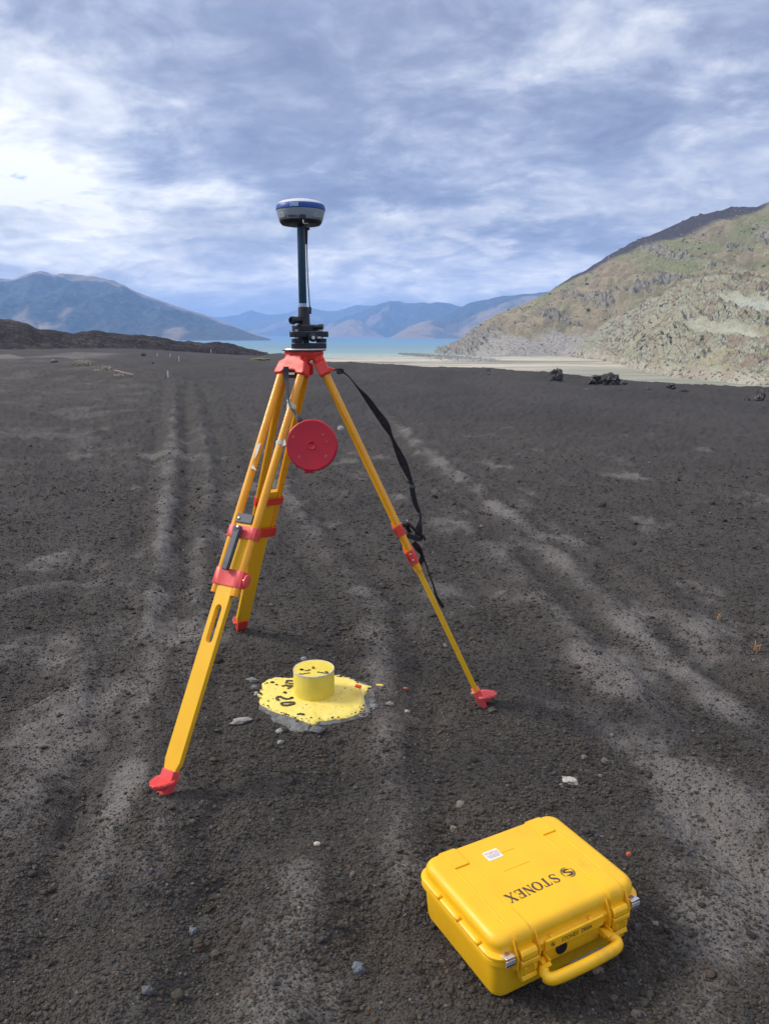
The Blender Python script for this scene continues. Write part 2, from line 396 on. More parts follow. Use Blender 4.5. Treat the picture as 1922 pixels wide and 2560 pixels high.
gm = bpy.data.materials.new('tephra'); gm.use_nodes = True; t = NT(gm.node_tree); bs = t.n['Principled BSDF']
oc = t.node('ShaderNodeTexCoord').outputs['Object']
du = t.node('ShaderNodeAttribute', attribute_name='dust').outputs['Fac']
n1 = t.noise(oc, 1.3, 6, .6); n2 = t.noise(oc, 90, 5, .7); n3 = t.noise(oc, 12, 5, .65); v1 = t.vor(oc, 120); v2 = t.vor(oc, 38)
c = t.ramp(n2, [(.25, (.024, .022, .021)), (.5, (.057, .0525, .049)), (.75, (.122, .113, .105))])
c = t.mix(t.rng(n3, .4, .65, 0, .45), c, (.070, .064, .060))
c = t.mix(t.rng(n1, .42, .62, 0, .35), c, (.095, .082, .078))
dcol = t.mix(t.rng(n2, .3, .7), (.12, .11, .104), (.22, .205, .192))
dm = t.m('MULTIPLY', t.rng(t.m('ADD', du, t.m('MULTIPLY', t.m('SUBTRACT', n3, .5), .55)), .12, .75), .80)
c = t.mix(dm, c, dcol)
fa = t.node('ShaderNodeAttribute', attribute_name='fine').outputs['Fac']
c = t.mix(t.m('MULTIPLY', t.m('MULTIPLY', fa, .68), t.m('SUBTRACT', 1.0, dm, clamp=True)), c, t.mix(t.rng(t.noise(t.mapping(oc, (1, .35, 1)), .35, 6, .65), .38, .62), (.040, .037, .037), (.064, .058, .057)))
fleck = t.m('MULTIPLY', t.rng(t.m('SUBTRACT', v2[0], 0), .055, .03), t.rng(t.noise(oc, 33, 1, .5), .60, .66))
c = t.mix(fleck, c, (.42, .40, .37))
t.l.new(c, bs.inputs['Base Color']); bs.inputs['Roughness'].default_value = .93; bs.inputs['Specular IOR Level'].default_value = .25
bp = t.node('ShaderNodeBump'); bp.inputs['Strength'].default_value = .9; bp.inputs['Distance'].default_value = .006
hh = t.m('ADD', t.m('MULTIPLY', n2, .8), t.m('MULTIPLY', v1[0], -.9)); t.l.new(t.m('MULTIPLY', hh, t.m('SUBTRACT', 1.25, dm)), bp.inputs['Height'])
bp2 = t.node('ShaderNodeBump'); bp2.inputs['Strength'].default_value = .7; bp2.inputs['Distance'].default_value = .03
t.l.new(n3, bp2.inputs['Height']); t.l.new(bp.outputs[0], bp2.inputs['Normal']); t.l.new(bp2.outputs[0], bs.inputs['Normal'])
_side = np.interp(np.degrees(AA), [q[0] for q in BANK_AR], [q[1] for q in BANK_AR]); _on = sstep(-8, -13, np.degrees(AA))
fine_ = (1 - _on) * sstep(8.5, 15, RR + 5 * fbm(gx * .25, gy * .25, 4, 91)) + _on * sstep(-.6, .6, RR - _side + .8 * fbm(gx * .5, gy * .5, 3, 92))
ground = grid_mesh('ground', gx, gy, gz, {'dust': gd, 'fine': fine_}, gm, wrap=True)

from mathutils.bvhtree import BVHTree
def gh(x, y):
    z, _ = ground_full(np.array([float(x)]), np.array([float(y)])); return float(z[0])

# ------------------------------------------------------------------ gravel: single pebbles lying on the tephra, far too many to count
def pebble_mesh(i):
    bm = bmesh.new(); bmesh.ops.create_icosphere(bm, subdivisions=2, radius=1)
    r_ = random.Random(i); sx, sy, sz = r_.uniform(.8, 1.2), r_.uniform(.65, 1.0), r_.uniform(.45, .8)
    o_ = r_.uniform(0, 99)
    for v in bm.verts:
        n_ = float(fbm(np.array([v.co.x * 1.4 + o_]), np.array([v.co.y * 1.4 + v.co.z * 1.9]), 2, i)[0])
        v.co = Vector((v.co.x * sx, v.co.y * sy, v.co.z * sz)) * (1 + .55 * n_)
    me = bpy.data.meshes.new('pebble'); bm.to_mesh(me); bm.free()
    for p in me.polygons: p.use_smooth = i % 2 == 0
    return me
pm = bpy.data.materials.new('pebble'); pm.use_nodes = True; t = NT(pm.node_tree); bs = t.n['Principled BSDF']
ia = t.node('ShaderNodeAttribute', attribute_name='tint', attribute_type='INSTANCER').outputs['Color']
oc = t.node('ShaderNodeTexCoord').outputs['Object']
c = t.mix(t.rng(t.noise(oc, 2.2, 4, .6), .3, .7, .15, .6), ia, (.04, .035, .03)); t.l.new(c, bs.inputs['Base Color'])
bs.inputs['Roughness'].default_value = .88; bs.inputs['Specular IOR Level'].default_value = .3
bp = t.node('ShaderNodeBump'); bp.inputs['Strength'].default_value = .6; bp.inputs['Distance'].default_value = .25
t.l.new(t.noise(oc, 4, 4, .7), bp.inputs['Height']); t.l.new(bp.outputs[0], bs.inputs['Normal'])
pc = bpy.data.collections.new('pebble_kinds')
for i in range(6):
    me = pebble_mesh(i); me.materials.append(pm); o = bpy.data.objects.new('pebble_kind', me); pc.objects.link(o)
NP_ = 600000
uu = rng.uniform(-70, 1730, NP_ * 2); q = rng.uniform(0, 1, NP_ * 2)
rn_ = 1.35 * np.exp(q * math.log(13.6 / 1.35)); an_ = np.radians(rng.uniform(-40, 40, NP_ * 2))
keep = rng.uniform(0, 1, NP_ * 2) < np.clip((rn_ / 2.3) ** 1.6, .2, 1) * np.where(rn_ > 5, .8, 1)
rn_, an_ = rn_[keep][:NP_], an_[keep][:NP_]
px_, py_ = rn_ * np.sin(an_), rn_ * np.cos(an_) - .6; rn_ = np.hypot(px_, py_)
pz_, pd_ = ground_full(px_, py_)
clump = fbm(px_ * 2.6, py_ * 2.6, 3, 71)
sz_ = .0018 * np.exp(rng.normal(0, .50, len(px_))) * (1 + .10 * rn_) * (1 + .5 * clump) * (1 - .45 * pd_)
big_ = rng.uniform(0, 1, len(px_)) < .012; sz_[big_] *= 2.6
keep = (rng.uniform(0, 1, len(px_)) > np.maximum(pd_ * .75, sstep(5, 12.5, rn_))) & ~((np.abs(px_ + .29) / .235) ** 2 + (np.abs(py_ - 2.99) / .26) ** 2 < 1)
tint = np.array([[.075, .068, .058], [.095, .087, .07], [.055, .05, .046], [.11, .10, .085], [.13, .125, .12], [.085, .09, .098], [.12, .085, .065]])[rng.choice(7, len(px_), p=[.28, .22, .2, .12, .07, .06, .05])]
tint = tint * np.array([1.03, .985, .94]) * 1.55 * rng.uniform(.6, 1.35, (len(px_), 1))
pale = rng.uniform(0, 1, len(px_)) < .006 + .006 * (rn_ > 4); tint[pale] = np.array([.46, .42, .35]) * rng.uniform(.6, 1.1, (pale.sum(), 1)); sz_[pale] *= 1.15
ochre = rng.uniform(0, 1, len(px_)) < .0005; tint[ochre] = (.32, .17, .07)
px_, py_, pz_, sz_, tint = px_[keep], py_[keep], pz_[keep], sz_[keep], tint[keep]
me = bpy.data.meshes.new('gravel'); n_ = len(px_); me.vertices.add(n_)
me.vertices.foreach_set('co', np.stack([px_, py_, pz_ + sz_ * .22], -1).astype(np.float32).ravel())
a = me.attributes.new('size', 'FLOAT', 'POINT'); a.data.foreach_set('value', sz_.astype(np.float32))
a = me.attributes.new('turn', 'FLOAT_VECTOR', 'POINT'); a.data.foreach_set('vector', (rng.uniform(-1, 1, (n_, 3)) * [.5, .5, 3.14]).astype(np.float32).ravel())
a = me.attributes.new('pick', 'INT', 'POINT'); a.data.foreach_set('value', rng.integers(0, 6, n_).astype(np.int32))
a = me.attributes.new('tint', 'FLOAT_COLOR', 'POINT'); a.data.foreach_set('color', np.concatenate([tint, np.ones((n_, 1))], 1).astype(np.float32).ravel())
me.materials.append(pm)
gravel = bpy.data.objects.new('gravel', me); COL.objects.link(gravel)
props(gravel, 'loose dark volcanic gravel covering the ground around the tripod', 'gravel', kind='stuff')
ng = bpy.data.node_groups.new('scatter', 'GeometryNodeTree')
ng.interface.new_socket('Geometry', in_out='INPUT', socket_type='NodeSocketGeometry'); ng.interface.new_socket('Geometry', in_out='OUTPUT', socket_type='NodeSocketGeometry')
gi = ng.nodes.new('NodeGroupInput'); go = ng.nodes.new('NodeGroupOutput'); ip = ng.nodes.new('GeometryNodeInstanceOnPoints')
ci = ng.nodes.new('GeometryNodeCollectionInfo'); ci.inputs['Collection'].default_value = pc; ci.inputs['Separate Children'].default_value = True; ci.inputs['Reset Children'].default_value = True
def nattr(nm, ty):
    a_ = ng.nodes.new('GeometryNodeInputNamedAttribute'); a_.data_type = ty; a_.inputs['Name'].default_value = nm
    return [s_ for s_ in a_.outputs if s_.enabled][0]
L_ = ng.links.new
L_(gi.outputs[0], ip.inputs['Points']); L_(ci.outputs[0], ip.inputs['Instance']); ip.inputs['Pick Instance'].default_value = True
L_(nattr('pick', 'INT'), ip.inputs['Instance Index']); L_(nattr('size', 'FLOAT'), ip.inputs['Scale'])
er = ng.nodes.new('FunctionNodeEulerToRotation'); L_(nattr('turn', 'FLOAT_VECTOR'), er.inputs[0]); L_(er.outputs[0], ip.inputs['Rotation'])
L_(ip.outputs[0], go.inputs[0])
md = gravel.modifiers.new('scatter', 'NODES'); md.node_group = ng

# ================================================================== LAKE, BEACH, HILLS
LZ = -25.0
wm = bpy.data.materials.new('lake_water'); wm.use_nodes = True; t = NT(wm.node_tree); bs = t.n['Principled BSDF']
oc = t.node('ShaderNodeTexCoord').outputs['Object']; sp = t.node('ShaderNodeSeparateXYZ'); t.l.new(oc, sp.inputs[0])
dd = t.m('ADD', sp.outputs[1], t.m('MULTIPLY', t.m('SUBTRACT', t.noise(t.mapping(oc, (.4, 2, 1)), .004, 5, .6), .5), 260))
c = t.ramp(t.m('DIVIDE', dd, 5000, clamp=True), [(.18, (.42, .50, .42)), (.23, (.28, .39, .37)), (.32, (.21, .33, .38)), (.8, (.15, .28, .44))])
t.l.new(c, bs.inputs['Base Color']); bs.inputs['Roughness'].default_value = .55; bs.inputs['IOR'].default_value = 1.12
bp = t.node('ShaderNodeBump'); bp.inputs['Strength'].default_value = .5; bp.inputs['Distance'].default_value = .6
t.l.new(t.noise(t.mapping(oc, (.35, 1, 1)), .12, 5, .6), bp.inputs['Height']); t.l.new(bp.outputs[0], bs.inputs['Normal'])
a_ = np.radians(np.linspace(-180, 180, 91)[:-1]); r_ = np.array([60, 200, 600, 1500, 4000, 9000, 20000, 34000.])
q1, q2 = np.meshgrid(r_, a_, indexing='ij'); grid_mesh('lake_water', q1 * np.sin(q2), q1 * np.cos(q2), np.full(q1.shape, LZ), {}, wm, wrap=True)

def amat(name, build, rough=.95, bscale=.4, bdist=1.0, bstr=.8, mp=(1, 1, 1)):
    m_ = bpy.data.materials.new(name); m_.use_nodes = True; t_ = NT(m_.node_tree); bs_ = t_.n['Principled BSDF']
    oc_ = t_.node('ShaderNodeTexCoord').outputs['Object']
    A = lambda nm: t_.node('ShaderNodeAttribute', attribute_name=nm).outputs['Fac']
    t_.put(bs_.inputs['Base Color'], build(t_, oc_, A)); bs_.inputs['Roughness'].default_value = rough; bs_.inputs['Specular IOR Level'].default_value = .15
    b_ = t_.node('ShaderNodeBump'); b_.inputs['Strength'].default_value = bstr; b_.inputs['Distance'].default_value = bdist
    t_.l.new(t_.noise(t_.mapping(oc_, mp), bscale, 6, .65), b_.inputs['Height']); t_.l.new(b_.outputs[0], bs_.inputs['Normal'])
    return m_
# beach: dried lake bed
def beach_col(t_, oc_, A):
    s1 = t_.noise(t_.mapping(oc_, (.35, 1.6, 1), (0, 0, 0), (0, 0, R(-12))), .012, 7, .62, 1.2)
    s2 = t_.noise(t_.mapping(oc_, (.3, 1.8, 1)), .05, 6, .65, .5)
    c_ = t_.ramp(s1, [(.34, (.19, .18, .16)), (.43, (.34, .32, .25)), (.52, (.56, .50, .38)), (.66, (.62, .57, .46))])
    c_ = t_.mix(t_.rng(s2, .5, .68, 0, .65), c_, (.22, .22, .20))
    c_ = t_.mix(A('wet'), c_, (.22, .27, .27))
    return t_.mix(A('olive'), c_, t_.mix(t_.rng(s2, .4, .6), (.26, .27, .20), (.38, .36, .28)))
br = np.concatenate([np.geomspace(32, 330, 40), np.linspace(340, 1320, 170)]); ba = np.radians(np.linspace(-20, 84, 340))
q1, q2 = np.meshgrid(br, ba, indexing='ij'); bx_, by_ = q1 * np.sin(q2), q1 * np.cos(q2); azd = np.degrees(q2)
rw = np.interp(azd, [-20, -4, 2, 4, 8, 12], [930, 955, 945, 990, 1010, 1300])
bz = LZ + np.clip((rw - q1) / 260, -1, 1.2) * .55 + .5 * fbm(bx_ * .013, by_ * .03, 4, 81) + .25 * fbm(bx_ * .08, by_ * .1, 3, 83)
olive = sstep(10, 17, azd + 6 * fbm(bx_ * .01, by_ * .01, 3, 85)) * (1 - sstep(560, 720, q1 + 60 * fbm(bx_ * .02, by_ * .02, 3, 88)))
wet = sstep(.10, -.1, bz - LZ) * .8
grid_mesh('beach', bx_, by_, bz, {'olive': olive, 'wet': wet}, amat('beach_sand', beach_col, bscale=.25, bdist=.4, mp=(.5, 1.4, 1)))

def D3(x, y): return ((1050 + x / 1.905) / SU, (480 + y / 1.905) / SU)      # helper: survey readings taken in two enlargements
def D8(x, y): return ((540 + x / 2.517) / SU, (680 + y / 2.517) / SU)
def hill(name, crest, dist, foot, naz, ns, m_, disp, attrs, zf=LZ - 1, pw=1.15, ext=(1.0, 1.0), back=1.0, crestn=None, zfoot=None):
    """crest: list of (u, v) sight readings of the skyline; dist / foot: [(az, metres)] to skyline and to foot."""
    ca = [azel(u, v) for u, v in crest]; a1_ = ca[-1][0]; az = np.linspace(ca[0][0], min(a1_, 31), naz)
    if a1_ > 31: az = np.concatenate([az, np.linspace(31, a1_, 60)[1:]])
    el = np.interp(az, [c_[0] for c_ in ca], [c_[1] for c_ in ca])
    dc = np.interp(az, *zip(*dist)); df = np.interp(az, *zip(*foot))
    zcr = EYE + dc * np.tan(np.radians(el))
    if crestn: zcr = zcr + crestn * fbm(az * 3.1 * dc.mean() / 700, az * 0, 4, 5)
    s = np.concatenate([np.linspace(0, 1, ns), 1 + np.geomspace(.03, 1.6 * back, 14)])
    S_, A_ = np.meshgrid(s, az, indexing='ij'); DC = dc[None, :]; DF = df[None, :]; ZC = zcr[None, :]
    dist_ = DF + (DC - DF) * S_; zf_ = zf if zfoot is None else np.interp(az, *zip(*zfoot))[None, :]
    up = np.clip(S_, 0, 1) ** pw; dn = np.clip(S_ - 1, 0, None)
    Zh = zf_ + (ZC - zf_) * (up - dn * .62 * (1 + dn * .4))
    x = dist_ * np.sin(np.radians(A_)); y = dist_ * np.cos(np.radians(A_))
    env = np.where(S_ < 1, np.sin(np.clip(S_, 0, 1) * np.pi) ** .6, .3); 
    x2, y2, dz, at_ = disp(x, y, S_, A_, Zh, env)
    return grid_mesh(name, x2, y2, Zh + dz, at_, m_)

# --- far ranges
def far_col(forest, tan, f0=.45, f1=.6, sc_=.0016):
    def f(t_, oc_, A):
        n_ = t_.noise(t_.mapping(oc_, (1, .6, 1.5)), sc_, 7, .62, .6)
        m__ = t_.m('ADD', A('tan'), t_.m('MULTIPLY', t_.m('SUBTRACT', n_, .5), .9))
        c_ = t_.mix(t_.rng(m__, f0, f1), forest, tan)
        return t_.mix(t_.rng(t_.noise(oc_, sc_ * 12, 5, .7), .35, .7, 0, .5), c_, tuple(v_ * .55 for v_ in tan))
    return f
def far_disp(seed, amp, sc_, tanf):
    def f(x, y, s, a, z, env):
        ic = int((s[:, 0] <= 1).sum()) - 1; amp_ = amp * np.clip((z[ic] - LZ) / (amp * 2.2), .05, 1)[None, :]
        g = ridged(x / sc_ + fbm(x / sc_ / 2, y / sc_ / 2, 2, seed + 9) * .6, y / sc_ * .35, 5, seed) - .55
        dz = amp_ * g * env + amp_ * .35 * fbm(x / sc_ * 3, y / sc_ * 3, 4, seed + 2) * env
        return x, y, dz, {'tan': np.clip(tanf(x, y, s, a, z, g), 0, 1)}
    return f
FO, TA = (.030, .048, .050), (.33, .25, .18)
cr = [(-3000, 640), (-1400, 600), (-700, 570), (-420, 640), (-250, 600), (-120, 612), (0, 600), (30, 602), (60, 594), (92, 589), (112, 593), (135, 592), (170, 598), (200, 597), (225, 600), (260, 615), (300, 631), (350, 648), (400, 667), (440, 681), (480, 695), (520, 711), (550, 722), (585, 733)]
hill('left_mountain', cr, [(-60, 6000), (-12, 4800), (-7.5, 3500)], [(-60, 3600), (-25, 3500), (-8, 3380)], 640, 150,
     amat('left_mountain', far_col(FO, TA, .38, .58, .0022), bscale=.012, bdist=25), far_disp(101, 170, 520, lambda x, y, s, a, z, g: np.maximum(sstep(.86, .97, s + .10 * g), sstep(.34, .0, s + .5 * fbm(x / 420, y / 900, 4, 7)) * .5) + sstep(-11, -8.5, a) * .35 + .35 * g), None, pw=1.05)
cr = [D8(-300, 300), D8(40, 283), D8(80, 275), D8(120, 268), D8(150, 268), D8(190, 250), D8(205, 246), D8(222, 241), D8(240, 250), D8(260, 254), D8(290, 262), D8(320, 270), D8(350, 266), D8(380, 265), D8(430, 257), D8(480, 260), D8(520, 250), D8(700, 262), D8(900, 280)]
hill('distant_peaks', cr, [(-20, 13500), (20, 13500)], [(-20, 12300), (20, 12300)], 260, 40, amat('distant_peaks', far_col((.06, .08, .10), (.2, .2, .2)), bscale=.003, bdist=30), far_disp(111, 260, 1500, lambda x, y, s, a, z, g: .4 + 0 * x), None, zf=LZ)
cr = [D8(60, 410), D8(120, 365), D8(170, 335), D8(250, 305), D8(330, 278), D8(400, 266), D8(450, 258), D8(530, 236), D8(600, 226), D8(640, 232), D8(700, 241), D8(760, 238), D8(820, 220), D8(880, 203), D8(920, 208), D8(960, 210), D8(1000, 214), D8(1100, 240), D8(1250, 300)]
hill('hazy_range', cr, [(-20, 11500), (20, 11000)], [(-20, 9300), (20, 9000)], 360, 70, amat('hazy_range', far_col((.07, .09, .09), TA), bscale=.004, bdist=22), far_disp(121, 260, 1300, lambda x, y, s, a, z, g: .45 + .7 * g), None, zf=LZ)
cr = [D8(560, 412), D8(660, 372), D8(700, 335), D8(760, 296), D8(850, 268), D8(900, 250), D8(950, 230), D8(1000, 206), D8(1040, 192), D8(1090, 183), D8(1150, 187), D8(1190, 201), D8(1240, 203), D8(1300, 197), D8(1340, 203), D8(1380, 199), D8(1450, 203), D8(1520, 215), D8(1700, 250), D8(1900, 300)]
hill('centre_range', cr, [(-20, 8600), (20, 8600)], [(-20, 7000), (20, 6800)], 460, 110, amat('centre_range', far_col(FO, TA), bscale=.006, bdist=18), far_disp(131, 210, 950, lambda x, y, s, a, z, g: .30 + .9 * g + .25 * sstep(-1, -4, a) - .25 * sstep(1, 4, a)), None, zf=LZ)
cr = [D8(640, 409), D8(690, 380), D8(740, 345), D8(790, 315), D8(840, 293), D8(870, 290), D8(920, 308), D8(970, 350), D8(1010, 380), D8(1060, 409)]
hill('tan_spur', cr, [(-20, 7000), (20, 7000)], [(-20, 6350), (20, 6350)], 180, 60, amat('tan_spur', far_col((.09, .09, .08), TA), bscale=.006, bdist=14), far_disp(141, 70, 500, lambda x, y, s, a, z, g: .62 + .3 * g), None, zf=LZ, pw=1.0)
cr = [D8(1240, 400), D8(1340, 340), D8(1400, 300), D8(1460, 262), D8(1540, 217), D8(1600, 191), D8(1660, 178), D3(300, 512), D3(350, 504), D3(480, 487), D3(605, 477), D3(760, 470), D3(950, 480)]
hill('wooded_range', cr, [(-20, 6600), (20, 6300)], [(-20, 5500), (20, 5300)], 300, 90, amat('wooded_range', far_col(FO, TA), bscale=.008, bdist=14), far_disp(151, 90, 700, lambda x, y, s, a, z, g: .16 + .5 * g), None, zf=LZ, pw=1.1)
cr = [D8(1100, 408), D8(1200, 352), D8(1300, 312), D8(1350, 303), D8(1400, 306), D8(1450, 325), D8(1520, 312), D3(140, 645), D3(220, 600), D3(300, 560), D3(400, 530), D3(480, 500), D3(620, 490), D3(800, 560)]
hill('bare_spur', cr, [(-20, 5600), (20, 5300)], [(-20, 5000), (20, 4600)], 260, 80, amat('bare_spur', far_col((.10, .10, .09), TA), bscale=.008, bdist=10), far_disp(161, 75, 420, lambda x, y, s, a, z, g: .52 + .5 * g), None, zf=LZ, pw=1.0)

# --- tall hill on the right
cr = [D3(x_, y_) for x_, y_ in [(70, 766), (95, 752), (120, 741), (180, 711), (215, 680), (240, 657), (290, 626), (350, 590), (420, 560), (500, 530), (560, 500), (605, 480), (650, 450), (700, 420), (770, 380), (830, 345), (900, 300), (1000, 245), (1100, 200), (1200, 155), (1300, 115), (1400, 88), (1500, 72), (1615, 68), (1661, 52), (1800, 10), (2000, -60), (2500, -180), (3400, -200), (5000, -200), (9000, -250), (12000, 100)]]
def tall_disp(x, y, s, a, z, env):
    sl = fbm(x / 60, y / 60, 4, 201)
    u_ = a * 14; band = fbm(x / 70 + 4, z / 26 + x / 160, 5, 211, .6)
    rock = sstep(.14, .27, band + .10 * fbm(x / 12, z / 7, 3, 214)) * sstep(-6, 12, z)
    tip = sstep(8.6, 6.6, a - 2.8 * fbm(x / 30, z / 14, 3, 216)); rock = np.maximum(rock, tip)
    crag = (ridged(x / 16, z / 9 + x / 40, 5, 221, .65) - .55)
    gul = (ridged((x + .7 * y) / 42, z / 200, 4, 231) - .6)
    dz = env * (4.5 * sl + 19 * gul + rock * (20 * crag + 2.0) * (.6 + .4 * sstep(4, 9, a)) + 1.5 * fbm(x / 8, y / 8 + z / 6, 4, 241))
    cap = sstep(-.015, .03, s + .05 * fbm(x / 60, z / 60, 4, 251) - np.interp(a, [9, 13, 17, 21, 24, 25.5, 27], [1.06, .955, .90, .88, .93, 1.02, 1.1]))
    ring = sstep(3, -5, z + 6 * fbm(x / 50, y / 50, 4, 255) + 2 * fbm(x / 9, z / 6, 3, 257))
    grass = .8 * sstep(-.02, .35, fbm(x / 90 - z / 60, z / 45, 5, 261, .6) + .16 * sstep(12, 24, a) + .0006 * z) * sstep(10, 50, z) * (1 - rock)
    return x, y - env * rock * 7 * crag, dz, {'rock': rock, 'cap': cap, 'ring': ring, 'grass': grass, 'tip': tip}

def tall_col(t_, oc_, A):
    n_ = t_.noise(oc_, .05, 7, .66); n4 = t_.noise(oc_, .35, 6, .7); st = t_.noise(t_.mapping(oc_, (1, 1, .22), (0, 0, 0), (0, R(38), 0)), .06, 6, .65, .4)
    c_ = t_.mix(t_.rng(st, .38, .62), (.22, .18, .10), (.37, .31, .19))
    c_ = t_.mix(t_.rng(t_.noise(oc_, .018, 4, .5), .45, .62, 0, .35), c_, (.36, .26, .18))
    c_ = t_.mix(t_.m('MULTIPLY', A('grass'), t_.rng(n_, .3, .6, .35, 1)), c_, t_.mix(t_.rng(n4, .35, .65), (.14, .175, .06), (.27, .28, .12)))
    rk = t_.ramp(n4, [(.3, (.10, .088, .07)), (.5, (.30, .265, .20)), (.7, (.48, .43, .33))])
    c_ = t_.mix(t_.m('MULTIPLY', A('rock'), t_.rng(n_, .3, .5, .5, 1)), c_, rk)
    pal = t_.mix(t_.rng(n4, .35, .7), (.30, .27, .23), (.47, .43, .37))
    c_ = t_.mix(A('ring'), c_, t_.mix(t_.m('MULTIPLY', A('tip'), .8), pal, rk))
    c_ = t_.mix(A('cap'), c_, (.075, .06, .065))
    spk = t_.m('MULTIPLY', t_.rng(t_.vor(oc_, .30)[0], .22, .12), t_.rng(t_.noise(oc_, .06, 3, .5), .5, .6))
    c_ = t_.mix(spk, c_, (.48, .45, .40))
    return c_
tall_ = hill('tall_hill', cr, [(3.6, 1130), (5, 1115), (8, 1130), (25, 1180), (40, 1150)], [(3.6, 1112), (6, 1005), (9, 965), (13, 985), (25, 880), (40, 700)], 700, 240,
     amat('tall_hill', tall_col, bscale=.28, bdist=2.2, bstr=1.0), tall_disp, None, zf=LZ - .5, pw=1.12)

# --- rocky spur in front of it
cr = [D3(x_, y_) for x_, y_ in [(722, 778), (740, 762), (760, 735), (800, 695), (860, 645), (920, 600), (1000, 556), (1060, 522), (1150, 480), (1220, 432), (1290, 407), (1400, 396), (1500, 396), (1560, 404), (1600, 410), (1661, 414), (1800, 400), (2000, 380), (2500, 300), (3500, 250), (5000, 300), (9000, 330), (12000, 420)]]
def spur_disp(x, y, s, a, z, env):
    crag = ridged(x / 11 + z / 30, z / 8 + x / 26, 5, 301, .66) - .52; big = fbm(x / 38, z / 30 + y / 60, 4, 311)
    scree = sstep(.06, .26, fbm(x / 26 + z / 34, z / 60, 3, 321)) * sstep(19.5, 21.5, a + 1.5 * fbm(x / 20, z / 14, 3, 327)) * sstep(30, 20, z) * sstep(-12, -4, z + (a - 20) * 0)
    rock = (1 - scree) * sstep(-.32, -.02, big + .35 * s + .1 * fbm(x / 9, z / 7, 3, 324)) * sstep(-23.5, -17, z)
    dz = env ** .5 * (big * 8 + (17 * crag) * (.18 + .82 * rock) * (1 - .8 * scree) + .9 * fbm(x / 3.5, z / 3 + y / 5, 3, 331))
    off = (4.0 * (fbm(x / 6, z / 4, 3, 341)) + 9.0 * crag) * rock * env ** .3
    return x + off * .4, y - off, dz, {'rock': rock, 'scree': scree, 'low': sstep(-17, -22, z + 4 * big), 'top': sstep(.95, .99, s + .05 * big) * sstep(17, 19, a)}
def spur_col(t_, oc_, A):
    n_ = t_.noise(oc_, .045, 6, .62, .4); n4 = t_.noise(oc_, .5, 7, .7); n5 = t_.noise(oc_, .13, 5, .6)
    rk = t_.ramp(n4, [(.3, (.09, .083, .062)), (.48, (.31, .30, .225)), (.7, (.57, .55, .43))])
    rk = t_.mix(t_.rng(n_, .47, .60, 0, .55), rk, (.26, .17, .12)); rk = t_.mix(t_.rng(n5, .50, .64, 0, .6), rk, t_.mix(n4, (.25, .25, .12), (.38, .34, .18)))
    so_ = t_.mix(t_.rng(n5, .38, .6), (.40, .36, .24), (.34, .32, .18))
    c_ = t_.mix(A('rock'), so_, rk)
    c_ = t_.mix(A('scree'), c_, t_.mix(t_.rng(n4, .3, .7), (.38, .41, .33), (.50, .50, .41)))
    c_ = t_.mix(A('low'), c_, t_.mix(t_.rng(n_, .42, .58), (.44, .42, .33), (.36, .31, .24)))
    return t_.mix(t_.m('MULTIPLY', A('top'), .8), c_, t_.mix(n5, (.09, .065, .05), (.24, .20, .10)))
spur_ = hill('rocky_spur', cr, [(10, 1000), (13, 985), (15.4, 900), (18.1, 740), (20.3, 650), (25, 600), (40, 520)], [(10, 985), (12.9, 945), (15.4, 830), (18.1, 595), (20.3, 505), (25.2, 445), (40, 360)], 620, 230,
     amat('rocky_spur', spur_col, bscale=.6, bdist=1.1, bstr=1.0), spur_disp, None, zf=LZ - .3, pw=.95)

# --- lava ridge on the left and the low hillock beside the lake
def lava_disp(seed, amp):
    def f(x, y, s, a, z, env):
        g = ridged(x / 5, y / 5, 5, seed, .65) - .55; b_ = fbm(x / 18, y / 18, 3, seed + 4)
        return x, y, (env + .35) * (amp * g + amp * .9 * b_), {'pale': sstep(.05, .3, fbm(x / 14, y / 5, 4, seed + 7))}
    return f
def lava_col(t_, oc_, A):
    n4 = t_.noise(oc_, 1.4, 6, .7)
    c_ = t_.ramp(n4, [(.3, (.013, .011, .012)), (.55, (.032, .026, .029)), (.75, (.12, .098, .088))])
    return t_.mix(t_.m('MULTIPLY', A('pale'), t_.rng(n4, .4, .6, 0, .6)), c_, (.15, .125, .095))
lm = amat('lava', lava_col, bscale=1.6, bdist=.35, bstr=1.0)
hill('lava_ridge', [(-3200, 600), (-1500, 640), (-900, 650), (-500, 655), (-200, 676), (0, 688), (25, 692), (60, 699), (78, 708), (110, 713), (160, 718), (200, 714), (225, 716), (260, 722), (300, 724), (330, 727), (360, 733), (390, 738), (440, 740), (480, 748), (520, 757)],
     [(-60, 190), (-9, 225)], [(-60, 120), (-25, 150), (-9, 195)], 640, 46, lm, lava_disp(401, .95), None, zfoot=[(-60, -1.5), (-25, -1.4), (-18, -2.2), (-9, -6.0)], pw=.8, crestn=.5)
hill('lakeside_mound', [(395, 757), (420, 745), (445, 741), (470, 739), (490, 741), (510, 746), (535, 752), (560, 758), (580, 764), (600, 771), (640, 780)],
     [(-60, 262), (0, 262)], [(-60, 238), (0, 238)], 200, 26, lm, lava_disp(411, .6), None, zfoot=[(-60, -6.2), (0, -6.6)], pw=.8, crestn=.3)

